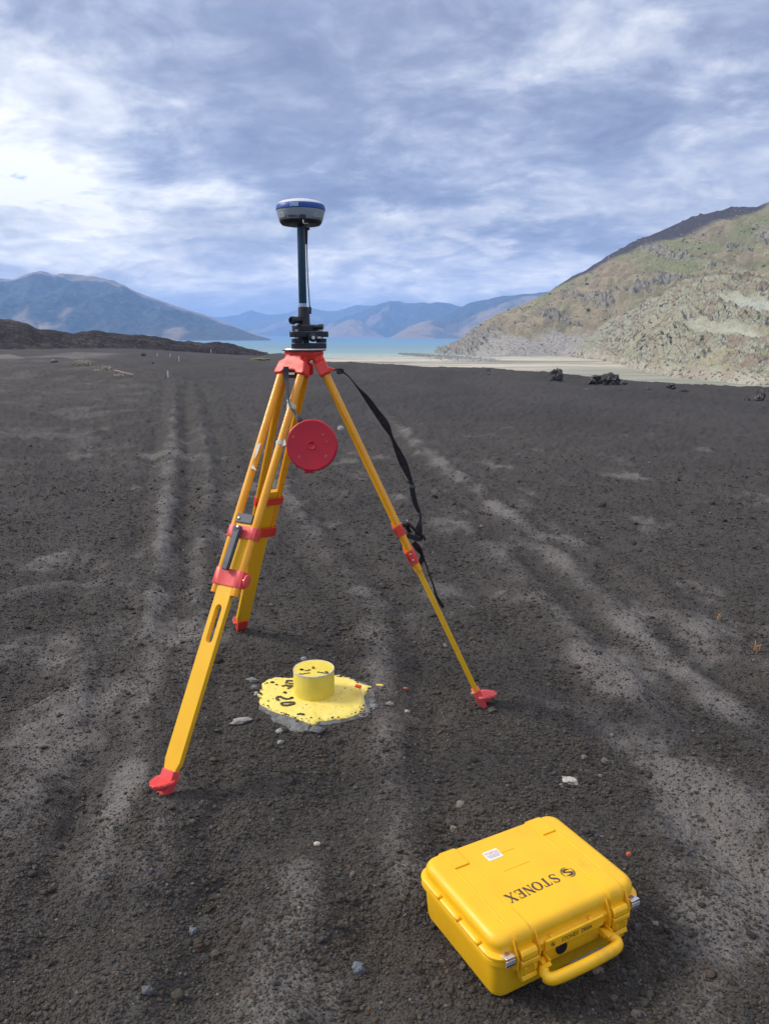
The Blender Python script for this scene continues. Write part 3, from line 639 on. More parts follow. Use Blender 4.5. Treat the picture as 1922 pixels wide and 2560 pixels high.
# --- haze between here and the mountains
hm = bpy.data.materials.new('haze'); hm.use_nodes = True; t = NT(hm.node_tree); t.n.clear()
pv = t.node('ShaderNodeVolumePrincipled'); pv.inputs['Color'].default_value = (.35, .58, 1.0, 1); pv.inputs['Density'].default_value = 1.38e-4; pv.inputs['Anisotropy'].default_value = .1
ou = t.node('ShaderNodeOutputMaterial'); t.l.new(pv.outputs[0], ou.inputs['Volume'])
bm = bmesh.new(); box(bm, (0, 0, 226), (32000, 32000, 504)); hz_ = obj('haze', bm, hm, smooth=0); props(hz_, kind='stuff')
# ================================================================== OBJECT MATERIALS
YEL = mat('yellow_case_plastic', (.96, .53, .010), .42, var=.0, col2=(.91, .485, .010), vscale=9, bump=.3, bscale=700, dirt=.26, dirtcol=(.42, .25, .03))
YLEG = mat('yellow_painted_board', (.98, .535, .014), .42, col2=(.95, .50, .014), vscale=8, bump=.15, bscale=300, dirt=.12, dirtcol=(.35, .2, .03))
YROD = mat('orange_yellow_lacquered_wood', (.97, .44, .006), .30, col2=(.88, .34, .004), vscale=6, bump=.1, bscale=120, coat=.3, scr=.12)
RED = mat('red_painted_casting', (.84, .062, .040), .42, col2=(.74, .05, .034), vscale=22, bump=.3, bscale=400, dirt=.12, dirtcol=(.75, .22, .16))
REDP = mat('red_plastic_cap', (.56, .010, .026), .42, col2=(.50, .010, .024), vscale=14, bump=.15, bscale=300, dirt=.06, dirtcol=(.6, .16, .12))
PINK = mat('faded_red_clamp', (.86, .105, .095), .45, col2=(.78, .08, .075), vscale=20, bump=.2, bscale=300, dirt=.12, dirtcol=(.75, .3, .25))
BLK = mat('black_anodised', (.014, .014, .017), .38, col2=(.024, .024, .028), vscale=40, bump=.15, bscale=500)
WEB = mat('black_webbing', (.012, .012, .014), .85, col2=(.022, .022, .026), vscale=60, bump=.8, bscale=900)
GREYP = mat('grey_plastic', (.085, .10, .125), .45, col2=(.06, .07, .09), vscale=30)
ALU = mat('aluminium', (.62, .62, .64), .32, 1, col2=(.45, .45, .47), vscale=50)
STEEL = mat('zinc_bolt', (.60, .58, .55), .35, .9, col2=(.38, .36, .33), vscale=90)
WHITE = mat('white_paint', (.80, .80, .80), .5, col2=(.66, .66, .66), vscale=40)
SHELL = mat('white_receiver_shell', (.74, .76, .77), .35, col2=(.68, .70, .71), vscale=18)
GSHELL = mat('pale_grey_receiver_shell', (.33, .37, .39), .42, col2=(.28, .32, .34), vscale=18)
BLUE = mat('blue_receiver_band', (.004, .075, .34), .5, col2=(.004, .06, .29), vscale=20)
POLE = mat('blue_grey_pole', (.016, .060, .095), .34, col2=(.012, .048, .08), vscale=12, coat=.2)
PAPER = mat('pale_tape', (.66, .63, .54), .7, col2=(.55, .52, .42), vscale=50)
INK = mat('dark_print', (.045, .035, .03), .5, col2=(.08, .06, .04), vscale=80)
ORNG = mat('orange_ribbon', (.90, .10, .02), .5, col2=(.8, .07, .02), vscale=60)

# ================================================================== SURVEY TRIPOD
HX, HY = -.307, 3.0
tri = thing('survey_tripod', 'tall orange and yellow wooden survey tripod with red fittings standing over the painted marker', 'tripod', (HX, HY, 0))
def T(p): return Vector(p) - Vector((HX, HY, 0))
# head
bm = bmesh.new(); lathe(bm, [(.078, 0), (.0835, .002), (.0845, .006), (.083, .009), (.030, .009), (.029, .005)], (0, 0, 1.4375), n=56)
obj('head_plate', bm, ALU, tri)
bm = bmesh.new(); lathe(bm, [(.064, -.006), (.072, 0), (.076, .010), (.076, .0215), (.030, .0215)], (0, 0, 1.4155), n=9); hd = obj('tripod_head', bm, RED, tri, bevel=.003)
bm = bmesh.new(); lathe(bm, [(.05, 0), (.066, .004), (.071, .012)], (0, 0, 1.402), n=9); obj('head_rim', bm, RED, hd, bevel=.002)
bm = bmesh.new(); lathe(bm, [(.004, -.050), (.011, -.049), (.012, -.02), (.012, 0)], (0, 0, 1.402), n=14); obj('fixing_screw', bm, STEEL, hd)
footpx = {'L': (354, 1718), 'R': (1044, 1526), 'B': (519, 1361)}; feet = {k_: P(*v_) for k_, v_ in footpx.items()}
def leg(key, rod_end, board_top, clamp1, clamp2, taper, shoe, pedal):
    F = feet[key]
    for _ in range(5): F = P(*footpx[key], z=gh(F.x, F.y) - .004); d = Vector((F.x - HX, F.y - HY, 0)).normalized()
    T0 = Vector((HX, HY, 0)) + d * .052 + Vector((0, 0, 1.412)); ax = (F - T0); L = ax.length; zax = -ax.normalized()
    xax = Vector((0, 0, 1)).cross(d).normalized(); yax = zax.cross(xax).normalized()
    if yax.dot(d) < 0: xax = -xax; yax = -yax
    if key == 'R':          # this leg is twisted a little in its hinge
        cv = (T0 + ax * .5) - Vector((0, 0, EYE)); n_2 = ax.cross(cv).normalized()
        if n_2.dot(d) < 0: n_2 = -n_2
        yax = yax.lerp(n_2, .9).normalized(); xax = yax.cross(zax).normalized()
    M = Matrix((xax, yax, zax)).transposed().to_4x4(); M.translation = T(T0)
    RX = .0465; RR_ = .0152
    # board with slot (built in the leg's own frame: x across, y outward, z up the leg)
    bm = bmesh.new(); hw, th = .0340, .0100; s0, s1 = -board_top, -taper; e = -(L - shoe)
    def B_(x, y, t): return Vector((x, t, y))
    if key == 'L':
        zs_ = [s0, -.965, -1.086, s1]; sl = .0135
        arc0 = [(sl * math.cos(R(a)), -.978 + sl * math.sin(R(a)) * 1.2) for a in range(0, 181, 22)]
        arc1 = [(sl * math.cos(R(a)), -1.082 + sl * math.sin(R(a)) * 1.2) for a in range(180, 361, 22)]
        left = [(-hw, s0), (-hw, s1), (-.022, s1 - .045), (-.022, e), (0, e), (0, arc1[len(arc1) // 2][1])] + arc1[:len(arc1) // 2][::-1] + arc0[len(arc0) // 2 + 1:][::-1] + [(0, arc0[len(arc0) // 2][1] + .0001), (0, s0)]
        prism(bm, left, B_, -th, th); right = [(-x, y) for x, y in left]; prism(bm, right, B_, -th, th)
        bmesh.ops.remove_doubles(bm, verts=bm.verts, dist=.0002)
        dead = [f for f in bm.faces if all(abs(v.co.x) < .00015 for v in f.verts)]; bmesh.ops.delete(bm, geom=dead, context='FACES')
    else:
        prism(bm, [(-hw, s0), (-hw, s1), (-.022, s1 - .045), (-.022, e), (.022, e), (.022, s1 - .045), (hw, s1), (hw, s0)], B_, -th, th)
    lg = obj('leg', bm, YLEG, tri, bevel=.0018); lg.matrix_local = M
    for s in (-1, 1):
        bm = bmesh.new(); tube(bm, [(s * RX, 0, -.035), (s * RX, 0, -rod_end)], RR_, 20); obj('rod', bm, YROD, lg, bevel=.001)
    # hinge socket
    bm = bmesh.new()
    pol = [(-.034, .006), (-.040, -.012), (-.060, -.022), (-.070, -.066), (-.064, -.073), (-.036, -.071), (-.024, -.058), (.024, -.058), (.036, -.071), (.064, -.073), (.070, -.066), (.060, -.022), (.040, -.012), (.034, .006)]
    prism(bm, pol, B_, -.0215, .0215); obj('leg_socket', bm, RED, lg, bevel=.006, seg=3)
    bm = bmesh.new(); box(bm, (0, -.004, -.066), (.050, .026, .020)); obj('socket_pad', bm, BLK, lg, bevel=.003)
    bm = bmesh.new(); tube(bm, [(-.046, -.004, -.004), (.046, -.004, -.004)], .011, 14); obj('hinge_pin', bm, RED, lg, bevel=.001)
    # clamps: bent sheet bands round both rods
    def band(z0, z1, m_, name, thk=.0022):
        bm = bmesh.new()
        out = [(-RX - RR_ - thk, -.013), (-RX - RR_ - thk, .010), (-RX - .006, RR_ + thk), (-RX + .012, RR_ + thk), (-RX + .020, th + .0045), (RX - .020, th + .0045), (RX - .012, RR_ + thk), (RX + .006, RR_ + thk), (RX + RR_ + thk, .010), (RX + RR_ + thk, -.013)]
        inn = [(x * .955 if abs(x) > RX else x, y - thk if y > 0 else y) for x, y in out][::-1]
        prism(bm, out + inn, lambda x, y, t: Vector((x, y, t)), -z1, -z0); return obj(name, bm, m_, lg, bevel=.0007, seg=1)
    c1 = band(clamp1 - .022, clamp1 + .022, PINK if key == 'L' else RED, 'clamp_band'); c2 = band(clamp2 - .030, clamp2 + .030, PINK if key == 'L' else RED, 'clamp_band')
    bm = bmesh.new(); box(bm, (0, -RR_ - .004, -clamp1), (.128, .004, .04)); box(bm, (0, -RR_ - .004, -clamp2), (.128, .004, .055)); pieces('clamp_back_plate', bm, RED, lg, bevel=.001)
    # top bracket of the sliding board
    bm = bmesh.new(); box(bm, (0, th + .004, -board_top - .016), (.072, .006, .034)); br_ = obj('slide_bracket', bm, GREYP, lg, bevel=.0015)
    bm = bmesh.new(); lathe(bm, [(.0058, 0), (.0058, .002), (.004, .0035), (0, .0038)], (.024, th + .007, -board_top - .018), (0, 1, 0), 14); obj('screw', bm, STEEL, br_)
    # clamp lever and its pivot
    lo_ = .150 if key != 'R' else .085; ang = R(4) if key != 'R' else R(-28)
    bm = bmesh.new(); c_, s_ = math.cos(ang), math.sin(ang)
    pol = [(-.013, .010), (-.008, .014), (.012, .014), (.019, .006), (.017, -.012), (.012, -.030), (.006, -lo_ + .006), (.003, -lo_), (-.018, -lo_), (-.020, -lo_ + .006), (-.014, -.02)]
    pol = [(x * c_ - y * s_, x * s_ + y * c_) for x, y in pol]
    prism(bm, pol, lambda x, y, t: Vector((x, t, y - clamp1 + .003)), .024, .041); lv = obj('clamp_lever', bm, GREYP if key == 'L' else BLK, lg, bevel=.0035, seg=3)
    bm = bmesh.new(); lathe(bm, [(.008, -.014), (.008, .014)], (.006, .028, -clamp1 + .003), (0, 1, 0), 14); obj('lever_pivot', bm, BLK, lg)
    bm = bmesh.new(); lathe(bm, [(.006, 0), (.006, .003), (.003, .0045)], (-.004 * c_, .041, -clamp1 + .010), (0, 1, 0), 12); obj('screw', bm, STEEL, lg)
    # wing screw at the lower clamp, on the outer side
    sx = 1 if xax.x > 0 else -1
    if key == 'L':
        bm = bmesh.new(); tube(bm, [(sx * (RX + .012), .004, -clamp2), (sx * (RX + .036), .004, -clamp2)], .0042, 10); obj('wing_bolt', bm, STEEL, lg)
        bm = bmesh.new(); lathe(bm, [(.0, 0), (.010, .0004), (.0235, .003), (.0235, .0085), (.010, .011), (0, .0112)], (sx * (RX + .030), .004, -clamp2), (sx, 0, 0), 26)
        for v in bm.verts: v.co.y = .004 + (v.co.y - .004) * .72
        obj('wing_screw', bm, PINK, lg, bevel=.001)
    for s in (-1, 1):
        for q_ in (0, 1):
            bm = bmesh.new(); lathe(bm, [(.0052, 0), (.0052, .0016), (.003, .0032), (0, .0034)], (s * (RX + RR_ + .0022), -.002, -clamp2 - .012 + q_ * .026), (s, 0, 0), 12); obj('screw', bm, STEEL, lg)
    bm = bmesh.new(); lathe(bm, [(.0055, 0), (.0055, .002), (0, .004)], (.020, th + .0045, -clamp1), (0, 1, 0), 12)
    if key == 'B': obj('screw', bm, STEEL, lg)
    else: bm.free()
    # shoe with its ribbed foot pedal and spike
    bm = bmesh.new()
    secs = []
    for z_, hx_, hy_ in ((e + .030, .0262, .0165), (e + .004, .0268, .0172), (e - .022, .0245, .016), (e - .048, .0215, .0150), (-L - .010, .0170, .0125), (-L - .06, .0015, .0015)):
        secs.append([Vector((x, y, z_)) for x, y in ((hx_, hy_), (-hx_, hy_), (-hx_, -hy_), (hx_, -hy_))])
    loft(bm, secs); sh = obj('foot_shoe', bm, RED if key == 'B' else PINK, lg, bevel=.003, seg=2)
    # the pedal lies level; it points outward along the ground
    inv = M.to_3x3().inverted(); up = inv @ Vector((0, 0, 1)); dl = inv @ d; sd_ = inv @ Vector((0, 0, 1)).cross(d).normalized()
    c0 = Vector((0, .006, -L + pedal)); bm = bmesh.new(); pl2 = []
    for i in range(17):
        a = R(-90 + 180 * i / 16); rr2 = .070 if i % 2 else .066
        pl2.append((math.cos(a) * rr2 * 1.0 + .002, math.sin(a) * rr2 * .56))
    pl2 += [(-.012, .024), (-.012, -.024)]
    prism(bm, pl2, lambda x, y, t: c0 + dl * x + sd_ * y + up * (t + .10 * x), -.0045, .0045)
    pd = obj('foot_pedal', bm, PINK, sh, bevel=.0015)
    bm = bmesh.new()
    for i in range(7):
        x = .016 + .0075 * i; w_ = math.sqrt(max(.0, 1 - ((x - .002) / .070) ** 2)) * .036
        qv = [c0 + dl * (x + dx) + sd_ * (w_ * sy) + up * (.0045 + dz_ + .10 * x) for dx, sy, dz_ in ((-.0016, -1, 0), (-.0016, 1, 0), (.0016, 1, 0), (.0016, -1, 0))]
        lo4 = [bm.verts.new(q3) for q3 in qv]; hi4 = [bm.verts.new(q3 + up * .003) for q3 in qv]
        bm.faces.new(hi4)
        for j in range(4): bm.faces.new((lo4[j], lo4[(j + 1) % 4], hi4[(j + 1) % 4], hi4[j]))
    pieces('pedal_rib', bm, PINK, sh)
    bm = bmesh.new(); prism(bm, [(.0, 0), (.054, 0), (.046, -.020), (.0, -.040)], lambda x, y, t: c0 + dl * x + up * (y - .004 + .10 * x) + sd_ * t, -.006, .006); obj('pedal_gusset', bm, PINK, sh, bevel=.002)
    return lg, M
legL, ML = leg('L', .923, .628, .694, .862, 1.500, .052, .052)
legR, MR = leg('R', .915, .700, .735, .853, 1.440, .052, .052)
legB, MB = leg('B', .960, .685, .735, .925, 1.540, .052, .052)
# torn tape wound round the front leg's rods, a black strap loop under its socket
def in_leg(M, s, x=0, y=0): return M @ Vector((x, y, -s))
bm = bmesh.new(); sgn = 1 if (in_leg(ML, .3, .05) - in_leg(ML, .3, -.05)).x > 0 else -1
for s_, w_ in ((.200, .022), (.345, .018)):
    lathe(bm, [(.0166, -w_ / 2), (.0175, 0), (.0164, w_ / 2)], (sgn * .0465, 0, -s_), (.25, .1, 1), 14)
box(bm, (sgn * .062, .006, -.345), (.022, .0012, .024), Matrix.Rotation(R(25), 3, 'Y'))
box(bm, (sgn * .044, .017, -.188), (.014, .0012, .030), Matrix.Rotation(R(35), 3, 'Y'))
pieces('tape', bm, PAPER, legL)
bm = bmesh.new()
prism(bm, [(-.008, -.365), (.012, -.355), (.010, -.40), (.002, -.425), (-.001, -.39)], lambda x, y, t: Vector((-sgn * (.040 - x), t, y)), .0158, .0168)
prism(bm, [(-.002, -.455), (.028, -.462), (.004, -.440)], lambda x, y, t: Vector((-sgn * (.040 - x), t, y)), .0150, .0160)
pieces('tape', bm, PAPER, legL)

# shoulder strap hanging from the right leg
Y0 = 2.955
def S(u, v, y=Y0): return tuple(T(at(u, v, y)))
bm = bmesh.new()
ribbon(bm, [S(733, 799) + (.012, 40), S(752, 812) + (.009, 70), S(772, 836) + (.013, 62), S(792, 860) + (.023, 30), S(812, 888) + (.026, 15), S(832, 916) + (.030, 8), S(846, 944) + (.018, 50), S(858, 972) + (.024, 25), S(871, 1000) + (.031, 5), S(882, 1026) + (.022, 20), S(891, 1048) + (.012, 45)], .0022, 7)
st = obj('carrying_strap', bm, WEB, tri)
bm = bmesh.new(); ribbon(bm, [S(889, 1044) + (.017, 10), S(892, 1066) + (.020, 0), S(898, 1090) + (.018, 12), S(906, 1108) + (.012, 30), S(908, 1122) + (.010, 40), S(905, 1142) + (.026, 0), S(903, 1168) + (.034, 0)], .0042, 6); obj('strap_webbing', bm, WEB, st)
bm = bmesh.new(); ribbon(bm, [S(893, 1172) + (.020, 10), S(904, 1186) + (.026, 20), S(914, 1204) + (.012, 50), S(923, 1228) + (.009, 60), S(935, 1262) + (.009, 50), S(942, 1286) + (.010, 30), S(952, 1304) + (.015, 10), S(958, 1313) + (.013, 0)], .0022, 6)
ribbon(bm, [S(912, 1200) + (.016, 0), S(909, 1214) + (.020, 20), S(900, 1222) + (.012, 30)], .002, 4); obj('strap_tail', bm, WEB, st)
bm = bmesh.new(); c_ = Vector(S(891, 1051)); box(bm, c_, (.024, .006, .013), Matrix.Rotation(R(10), 3, 'Y')); c_ = Vector(S(907, 1112)); box(bm, c_, (.017, .006, .014), Matrix.Rotation(R(-10), 3, 'Y')); pieces('strap_slider', bm, GREYP, st, bevel=.002)
bm = bmesh.new(); tube(bm, smooth_path([S(720, 800), S(730, 797), S(741, 798), S(738, 806), S(728, 806)], 5), .0032, 8); box(bm, S(733, 801), (.022, .012, .009), Matrix.Rotation(R(-15), 3, 'Y')); obj('strap_hook', bm, BLK, st, bevel=.001)
bm = bmesh.new(); box(bm, S(893, 1160), (.055, .016, .022), Matrix.Rotation(R(18), 3, 'Y')); box(bm, S(915, 1160), (.030, .014, .012), Matrix.Rotation(R(60), 3, 'Y')); tube(bm, [S(880, 1128), S(902, 1150)], .0075, 8); pieces('strap_buckle', bm, BLK, st, bevel=.003)
bm = bmesh.new(); box(bm, S(714, 797, 2.96), (.030, .020, .012), Matrix.Rotation(R(20), 3, 'Y')); obj('strap_lug', bm, RED, tri, bevel=.003)

# ------------------------------------------------------------------ red head cap hanging on a strap from the front leg
CY = 2.66; cc_ = at(673, 962, CY); cr_ = (at(729.5, 962, CY) - cc_).length
cap = thing('tripod_cap', 'round crimson plastic tripod cap hanging from a black strap on the front leg', 'tripod cap', cc_)
dn_ = Vector((-.10, -1, .16)).normalized()
bm = bmesh.new(); r0 = cr_
lathe(bm, [(r0 * .955, -.020), (r0 * .985, -.019), (r0, -.004), (r0 * .985, .0005), (r0 * .95, .0022), (r0 * .90, .0015), (r0 * .175, .0012), (r0 * .165, .0030), (r0 * .145, .0034), (r0 * .130, .0018), (0, .0018)], (0, 0, 0), dn_, 72)
obj('disc', bm, REDP, cap, smooth=50)
x_, y_, z_ = frame(dn_); sx_ = x_ if x_.x > 0 else -x_; sy_ = y_ if y_.z > 0 else -y_
bm = bmesh.new(); box(bm, -sy_ * (r0 + .001) - sx_ * .012 - z_ * .010, (.030, .016, .010)); obj('tab', bm, REDP, cap, bevel=.003)
bm = bmesh.new()
for a, b, sz_2 in ((-.72, .32, .009), (.44, .42, .008), (.60, .14, .009), (-.48, -.44, .009), (.56, -.40, .010)):
    box(bm, sx_ * r0 * a + sy_ * r0 * b + z_ * .0018, (sz_2 * .7, .0006, sz_2), Matrix((sx_, z_, sy_)).transposed() @ Matrix.Rotation(R(a * 60), 3, 'Y'))
pieces('scuff', bm, mat('pale_red_scuff', (.55, .14, .12), .6, var=.1), cap)
cs = []
for (u, v, y_2, w_, tw) in ((618, 792, 2.895, .020, 0), (618, 812, 2.885, .020, 0), (621, 840, 2.86, .012, 35), (624, 868, 2.83, .010, 50), (630, 884, 2.775, .012, 50), (637, 893, 2.71, .015, 20), (646, 906, 2.682, .018, 0), (652, 916, 2.680, .018, 0)):
    q_ = at(u, v, y_2) - cc_; cs.append((q_.x, q_.y, q_.z, w_, tw))
bm = bmesh.new(); ribbon(bm, cs, .002, 6); obj('cap_strap', bm, mat('grey_black_webbing', (.028, .028, .034), .75, var=.1, bump=.6, bscale=800), cap)

# ------------------------------------------------------------------ tribrach on the head plate
tb = thing('tribrach', 'black levelling base with three foot screws on top of the tripod head', 'tribrach', (HX + .008, HY, 1.4468))
def tri_poly(r_, rc, n=7, rot=0):
    out = []
    for k_ in range(3):
        a0 = R(90 + rot + k_ * 120); cx, cy = math.cos(a0) * (r_ - rc), math.sin(a0) * (r_ - rc)
        for i in range(n + 1):
            a = a0 - R(60) + R(120) * i / n; out.append((cx + rc * math.cos(a), cy + rc * math.sin(a)))
    return out
XYZ = lambda x, y, t: Vector((x, y, t))
bm = bmesh.new(); prism(bm, tri_poly(.078, .024, rot=30), XYZ, 0, .0205); obj('base_plate', bm, BLK, tb, bevel=.002)
bm = bmesh.new(); prism(bm, tri_poly(.086, .026, rot=30), XYZ, .0425, .0635); up_ = obj('top_plate', bm, BLK, tb, bevel=.0025)
for k_ in range(3):
    a = R(120 + 120 * k_); c_ = (math.cos(a) * .058, math.sin(a) * .058, .0215)
    bm = bmesh.new(); pr = []
    n_k = 40
    lathe(bm, [(.0185, 0), (.020, .002), (.020, .0135), (.0185, .0155)], c_, n=n_k)
    for v in bm.verts:
        dx, dy = v.co.x - c_[0], v.co.y - c_[1]; an2 = math.atan2(dy, dx)
        if math.cos(an2 * 20) < 0: v.co.x = c_[0] + dx * .96; v.co.y = c_[1] + dy * .96
    fs = obj('foot_screw', bm, BLK, tb, smooth=20)
    bm = bmesh.new(); lathe(bm, [(.0085, .0155), (.0085, .022)], c_, n=18); obj('screw_stem', bm, ALU, fs)
    bm = bmesh.new(); lathe(bm, [(.0065, .042), (.0065, .0475), (.004, .0485)], c_, n=14); obj('screw_tip', bm, STEEL, fs)
bm = bmesh.new(); lathe(bm, [(.012, .0205), (.012, .032), (.022, .034), (.022, .0425)], (0, 0, 0), n=20); obj('centre_screw', bm, BLK, tb)
bm = bmesh.new(); lathe(bm, [(.014, 0), (.016, .004), (.016, .020), (.013, .022)], (.030, -.062, .041), (.25, -1, 0), 18); lk = obj('locking_knob', bm, BLK, tb)
bm = bmesh.new(); lathe(bm, [(.0062, 0), (.0062, .0012), (.0035, .0013), (.0035, .0004), (0, .0004)], (.0357, -.0842, .041), (.25, -1, 0), 16); obj('knob_mark', bm, WHITE, lk)
bm = bmesh.new(); box(bm, (.053, -.062, .041), (.018, .006, .007)); obj('label_plate', bm, WHITE, tb)
# rotating adapter with optical plummet
bm = bmesh.new(); lathe(bm, [(.046, .0640), (.048, .066), (.048, .084), (.045, .088), (.026, .0895)], (-.004, 0, 0), n=40); ad = obj('adapter', bm, BLK, tb)
bm = bmesh.new(); tube(bm, [(-.012, -.005, .106), (-.040, -.052, .104)], .0125, 16); lathe(bm, [(.0135, 0), (.0150, .004), (.0150, .016), (.0125, .020), (.0085, .020), (.0080, .014), (0, .014)], (-.037, -.047, .104), (-.50, -.86, -.03), 20); obj('plummet_eyepiece', bm, BLK, ad)
bm = bmesh.new(); tube(bm, [(.024, -.020, .079), (.062, -.030, .080)], .0085, 14); tube(bm, [(.052, -.027, .080), (.068, -.031, .080)], .0105, 14); obj('clamp_screw', bm, BLK, ad, bevel=.001)
bm = bmesh.new(); tube(bm, [(-.052, 0, .070), (.050, 0, .070)], .005, 8); obj('plate_level', bm, BLK, ad)
bm = bmesh.new(); lathe(bm, [(.0235, .0890), (.0225, .095), (.0220, .123), (.0212, .126), (.0212, .149), (.0200, .1535)], (-.006, 0, 0), n=32); obj('adapter_neck', bm, BLK, tb)

# ------------------------------------------------------------------ pole
pz0 = 1.4468 + .1537
po = thing('antenna_pole', 'slim blue-grey pole between the black levelling base and the satellite receiver', 'pole', (HX - .001, HY, pz0))
bm = bmesh.new(); lathe(bm, [(.0150, 0), (.0150, .0125)], n=28); obj('ferrule', bm, ALU, po)
bm = bmesh.new(); lathe(bm, [(.0146, .0125), (.0150, .014), (.0150, .288)], n=32); obj('shaft', bm, POLE, po)
pz1 = pz0 + .2882
# ------------------------------------------------------------------ receiver
gr = thing('satellite_receiver', 'round white satellite receiver with a blue band on top of the pole', 'receiver', (HX - .001, HY, pz1)); gr.scale = (1, 1, .88)
bm = bmesh.new(); lathe(bm, [(.0155, 0), (.050, .0005), (.070, .004), (.0765, .012), (.0785, .020)], n=64); obj('underside', bm, BLK, gr)
bm = bmesh.new(); lathe(bm, [(.0785, .020), (.0800, .0225), (.0830, .034), (.0862, .048), (.0885, .058), (.0885, .0605)], n=64); bd_ = obj('body', bm, GSHELL, gr, smooth=30)
bm = bmesh.new(); lathe(bm, [(.0892, .0605), (.0905, .062), (.0902, .070), (.0880, .0795), (.0855, .0835)], n=64); obj('band', bm, BLUE, gr)
bm = bmesh.new(); lathe(bm, [(.0855, .0835), (.083, .0878), (.072, .0950), (.050, .1010), (.025, .1040), (0, .1048)], n=64); obj('dome', bm, SHELL, gr, smooth=60)
bm = bmesh.new()
for a in (-140, -38, 40, 142):
    c_ = Vector((math.cos(R(a)) * .078, math.sin(R(a)) * .078, .0345)); rt = Matrix.Rotation(R(a), 3, 'Z')
    prism(bm, [(-.019, -.011), (-.021, -.002), (-.015, .009), (-.008, .014), (.008, .014), (.015, .009), (.021, -.002), (.019, -.011)], lambda x, y, t: c_ + rt @ Vector((t + y * .16, x, y)), -.004, .0062)
pieces('side_hump', bm, GSHELL, gr, bevel=.003)
bm = bmesh.new(); box(bm, (-.012, -.0805, .0305), (.056, .003, .0022)); box(bm, (-.012, -.0805, .026), (.045, .0026, .0012)); pieces('panel_gap', bm, BLK, gr)
bm = bmesh.new(); box(bm, (.015, -.083, .0245), (.020, .010, .017)); tube(bm, [(.017, -.084, .020), (.018, -.078, -.004)], .0052, 10); obj('port', bm, BLK, gr, bevel=.001)
def text_mesh(name, s, size, m_, parent, M, ext=.0003, sp_=1.0, off=0):
    cu = bpy.data.curves.new(name, 'FONT'); cu.body = s; cu.size = size; cu.extrude = ext; cu.offset = off; cu.align_x = 'CENTER'; cu.align_y = 'CENTER'; cu.space_character = sp_; cu.resolution_u = 3
    o_ = bpy.data.objects.new(name, cu); COL.objects.link(o_); dg = bpy.context.evaluated_depsgraph_get(); dg.update()
    me = bpy.data.meshes.new_from_object(o_.evaluated_get(dg)); bpy.data.objects.remove(o_)
    me.materials.clear(); me.transform(M); return link(name, me, m_, parent)
tx = text_mesh('lettering', 'S900', .0215, mat('pale_blue_print', (.60, .78, .92), .5, var=0), gr, Matrix.Translation((-.014, -.0898, .0710)) @ Matrix.Rotation(R(-9), 4, 'Z') @ Matrix.Rotation(R(86), 4, 'X') @ Matrix.Scale(.75, 4, (1, 0, 0)), off=.0004)
# ------------------------------------------------------------------ cable
cb_ = thing('antenna_cable', 'thin black cable hooked beneath the receiver and running down beside the pole', 'cable', (HX, HY, pz0))
def C(u, v, dy=-.045): q_ = at(u, v, HY + dy); return Vector((q_.x - HX, q_.y - HY, q_.z - pz0))
bm = bmesh.new(); tube(bm, smooth_path([C(661, 487, -.06), C(662, 500, -.05), C(662.5, 522), C(663.5, 560), C(665, 600), C(667.5, 640), C(669, 662), C(670, 676)], 6), .0021, 8); obj('cord', bm, BLK, cb_)
bm = bmesh.new(); tube(bm, [C(660, 484, -.06), C(661, 492, -.06)], .0066, 10); tube(bm, [C(661.5, 492, -.055), C(662, 527)], [.0062, .0042], 10); obj('cable_boot', bm, BLK, cb_)
bm = bmesh.new(); tube(bm, [C(662, 494, -.055), C(668.5, 492, -.055)], .0068, 10); tube(bm, [C(669, 664), C(671.5, 663)], .0085, 12); tube(bm, [C(670, 664), C(669.5, 678)], .0052, 10); pieces('cable_hook', bm, BLK, cb_, bevel=.001)
bm = bmesh.new(); tube(bm, smooth_path([C(655, 474, -.09), C(656, 482, -.094), C(664, 482, -.09), C(669, 487, -.08), C(664, 491, -.07)], 5), .0013, 6); obj('wire_clip', bm, STEEL, cb_)

# ================================================================== SURVEY MARKER
def C5(x, y): return ((560 + x / 3.775) / SU, (1620 + y / 3.775) / SU)
mc = P(679, 1503.5); mz = gh(mc.x, mc.y)
mk = thing('survey_marker', 'round yellow painted survey marker set in a rough yellow concrete pad', 'survey marker', (mc.x, mc.y, 0))
PZ = mz + .013
def padshape(name, pts, z1, m_, z0=-.06, jag=.004, dome=.004, seed=0, parent=None):
    q_ = [P(*C5(x, y), z=PZ) for x, y in pts]; q_ = [np.array([p.x - mc.x, p.y - mc.y]) for p in q_]
    c_ = sum(q_) / len(q_); ring = smooth_path(q_ + [q_[0]], 12)[:-1]
    nR = 22; nA = len(ring); r_ = random.Random(seed); bm = bmesh.new(); rows = []
    A_ = np.array(ring); j1 = 1 + (fbm(A_[:, 0] * 45, A_[:, 1] * 45, 4, seed) * jag * 8)
    for i in range(nR + 1):
        f = i / nR; xy = c_ + (A_ - c_) * f * (1 + (j1[:, None] - 1) * f)
        zz = z1 + dome * (1 - f * f) + .0028 * fbm(xy[:, 0] * 30 + seed, xy[:, 1] * 30, 4, seed) - (.006 * max(0, f - .93) / .07)
        rows.append([bm.verts.new((xy[j][0], xy[j][1], zz[j])) for j in range(nA)] if i else [bm.verts.new((c_[0], c_[1], z1 + dome))])
    rows.append([bm.verts.new((v.co.x * 1.02, v.co.y * 1.02, z0)) for v in rows[-1]])
    for a, b in zip(rows, rows[1:]):
        for j in range(nA):
            if len(a) == 1: bm.faces.new((a[0], b[j], b[(j + 1) % nA]))
            else: bm.faces.new((a[j], b[j], b[(j + 1) % nA], a[(j + 1) % nA]))
    return obj(name, bm, m_, parent, smooth=50)
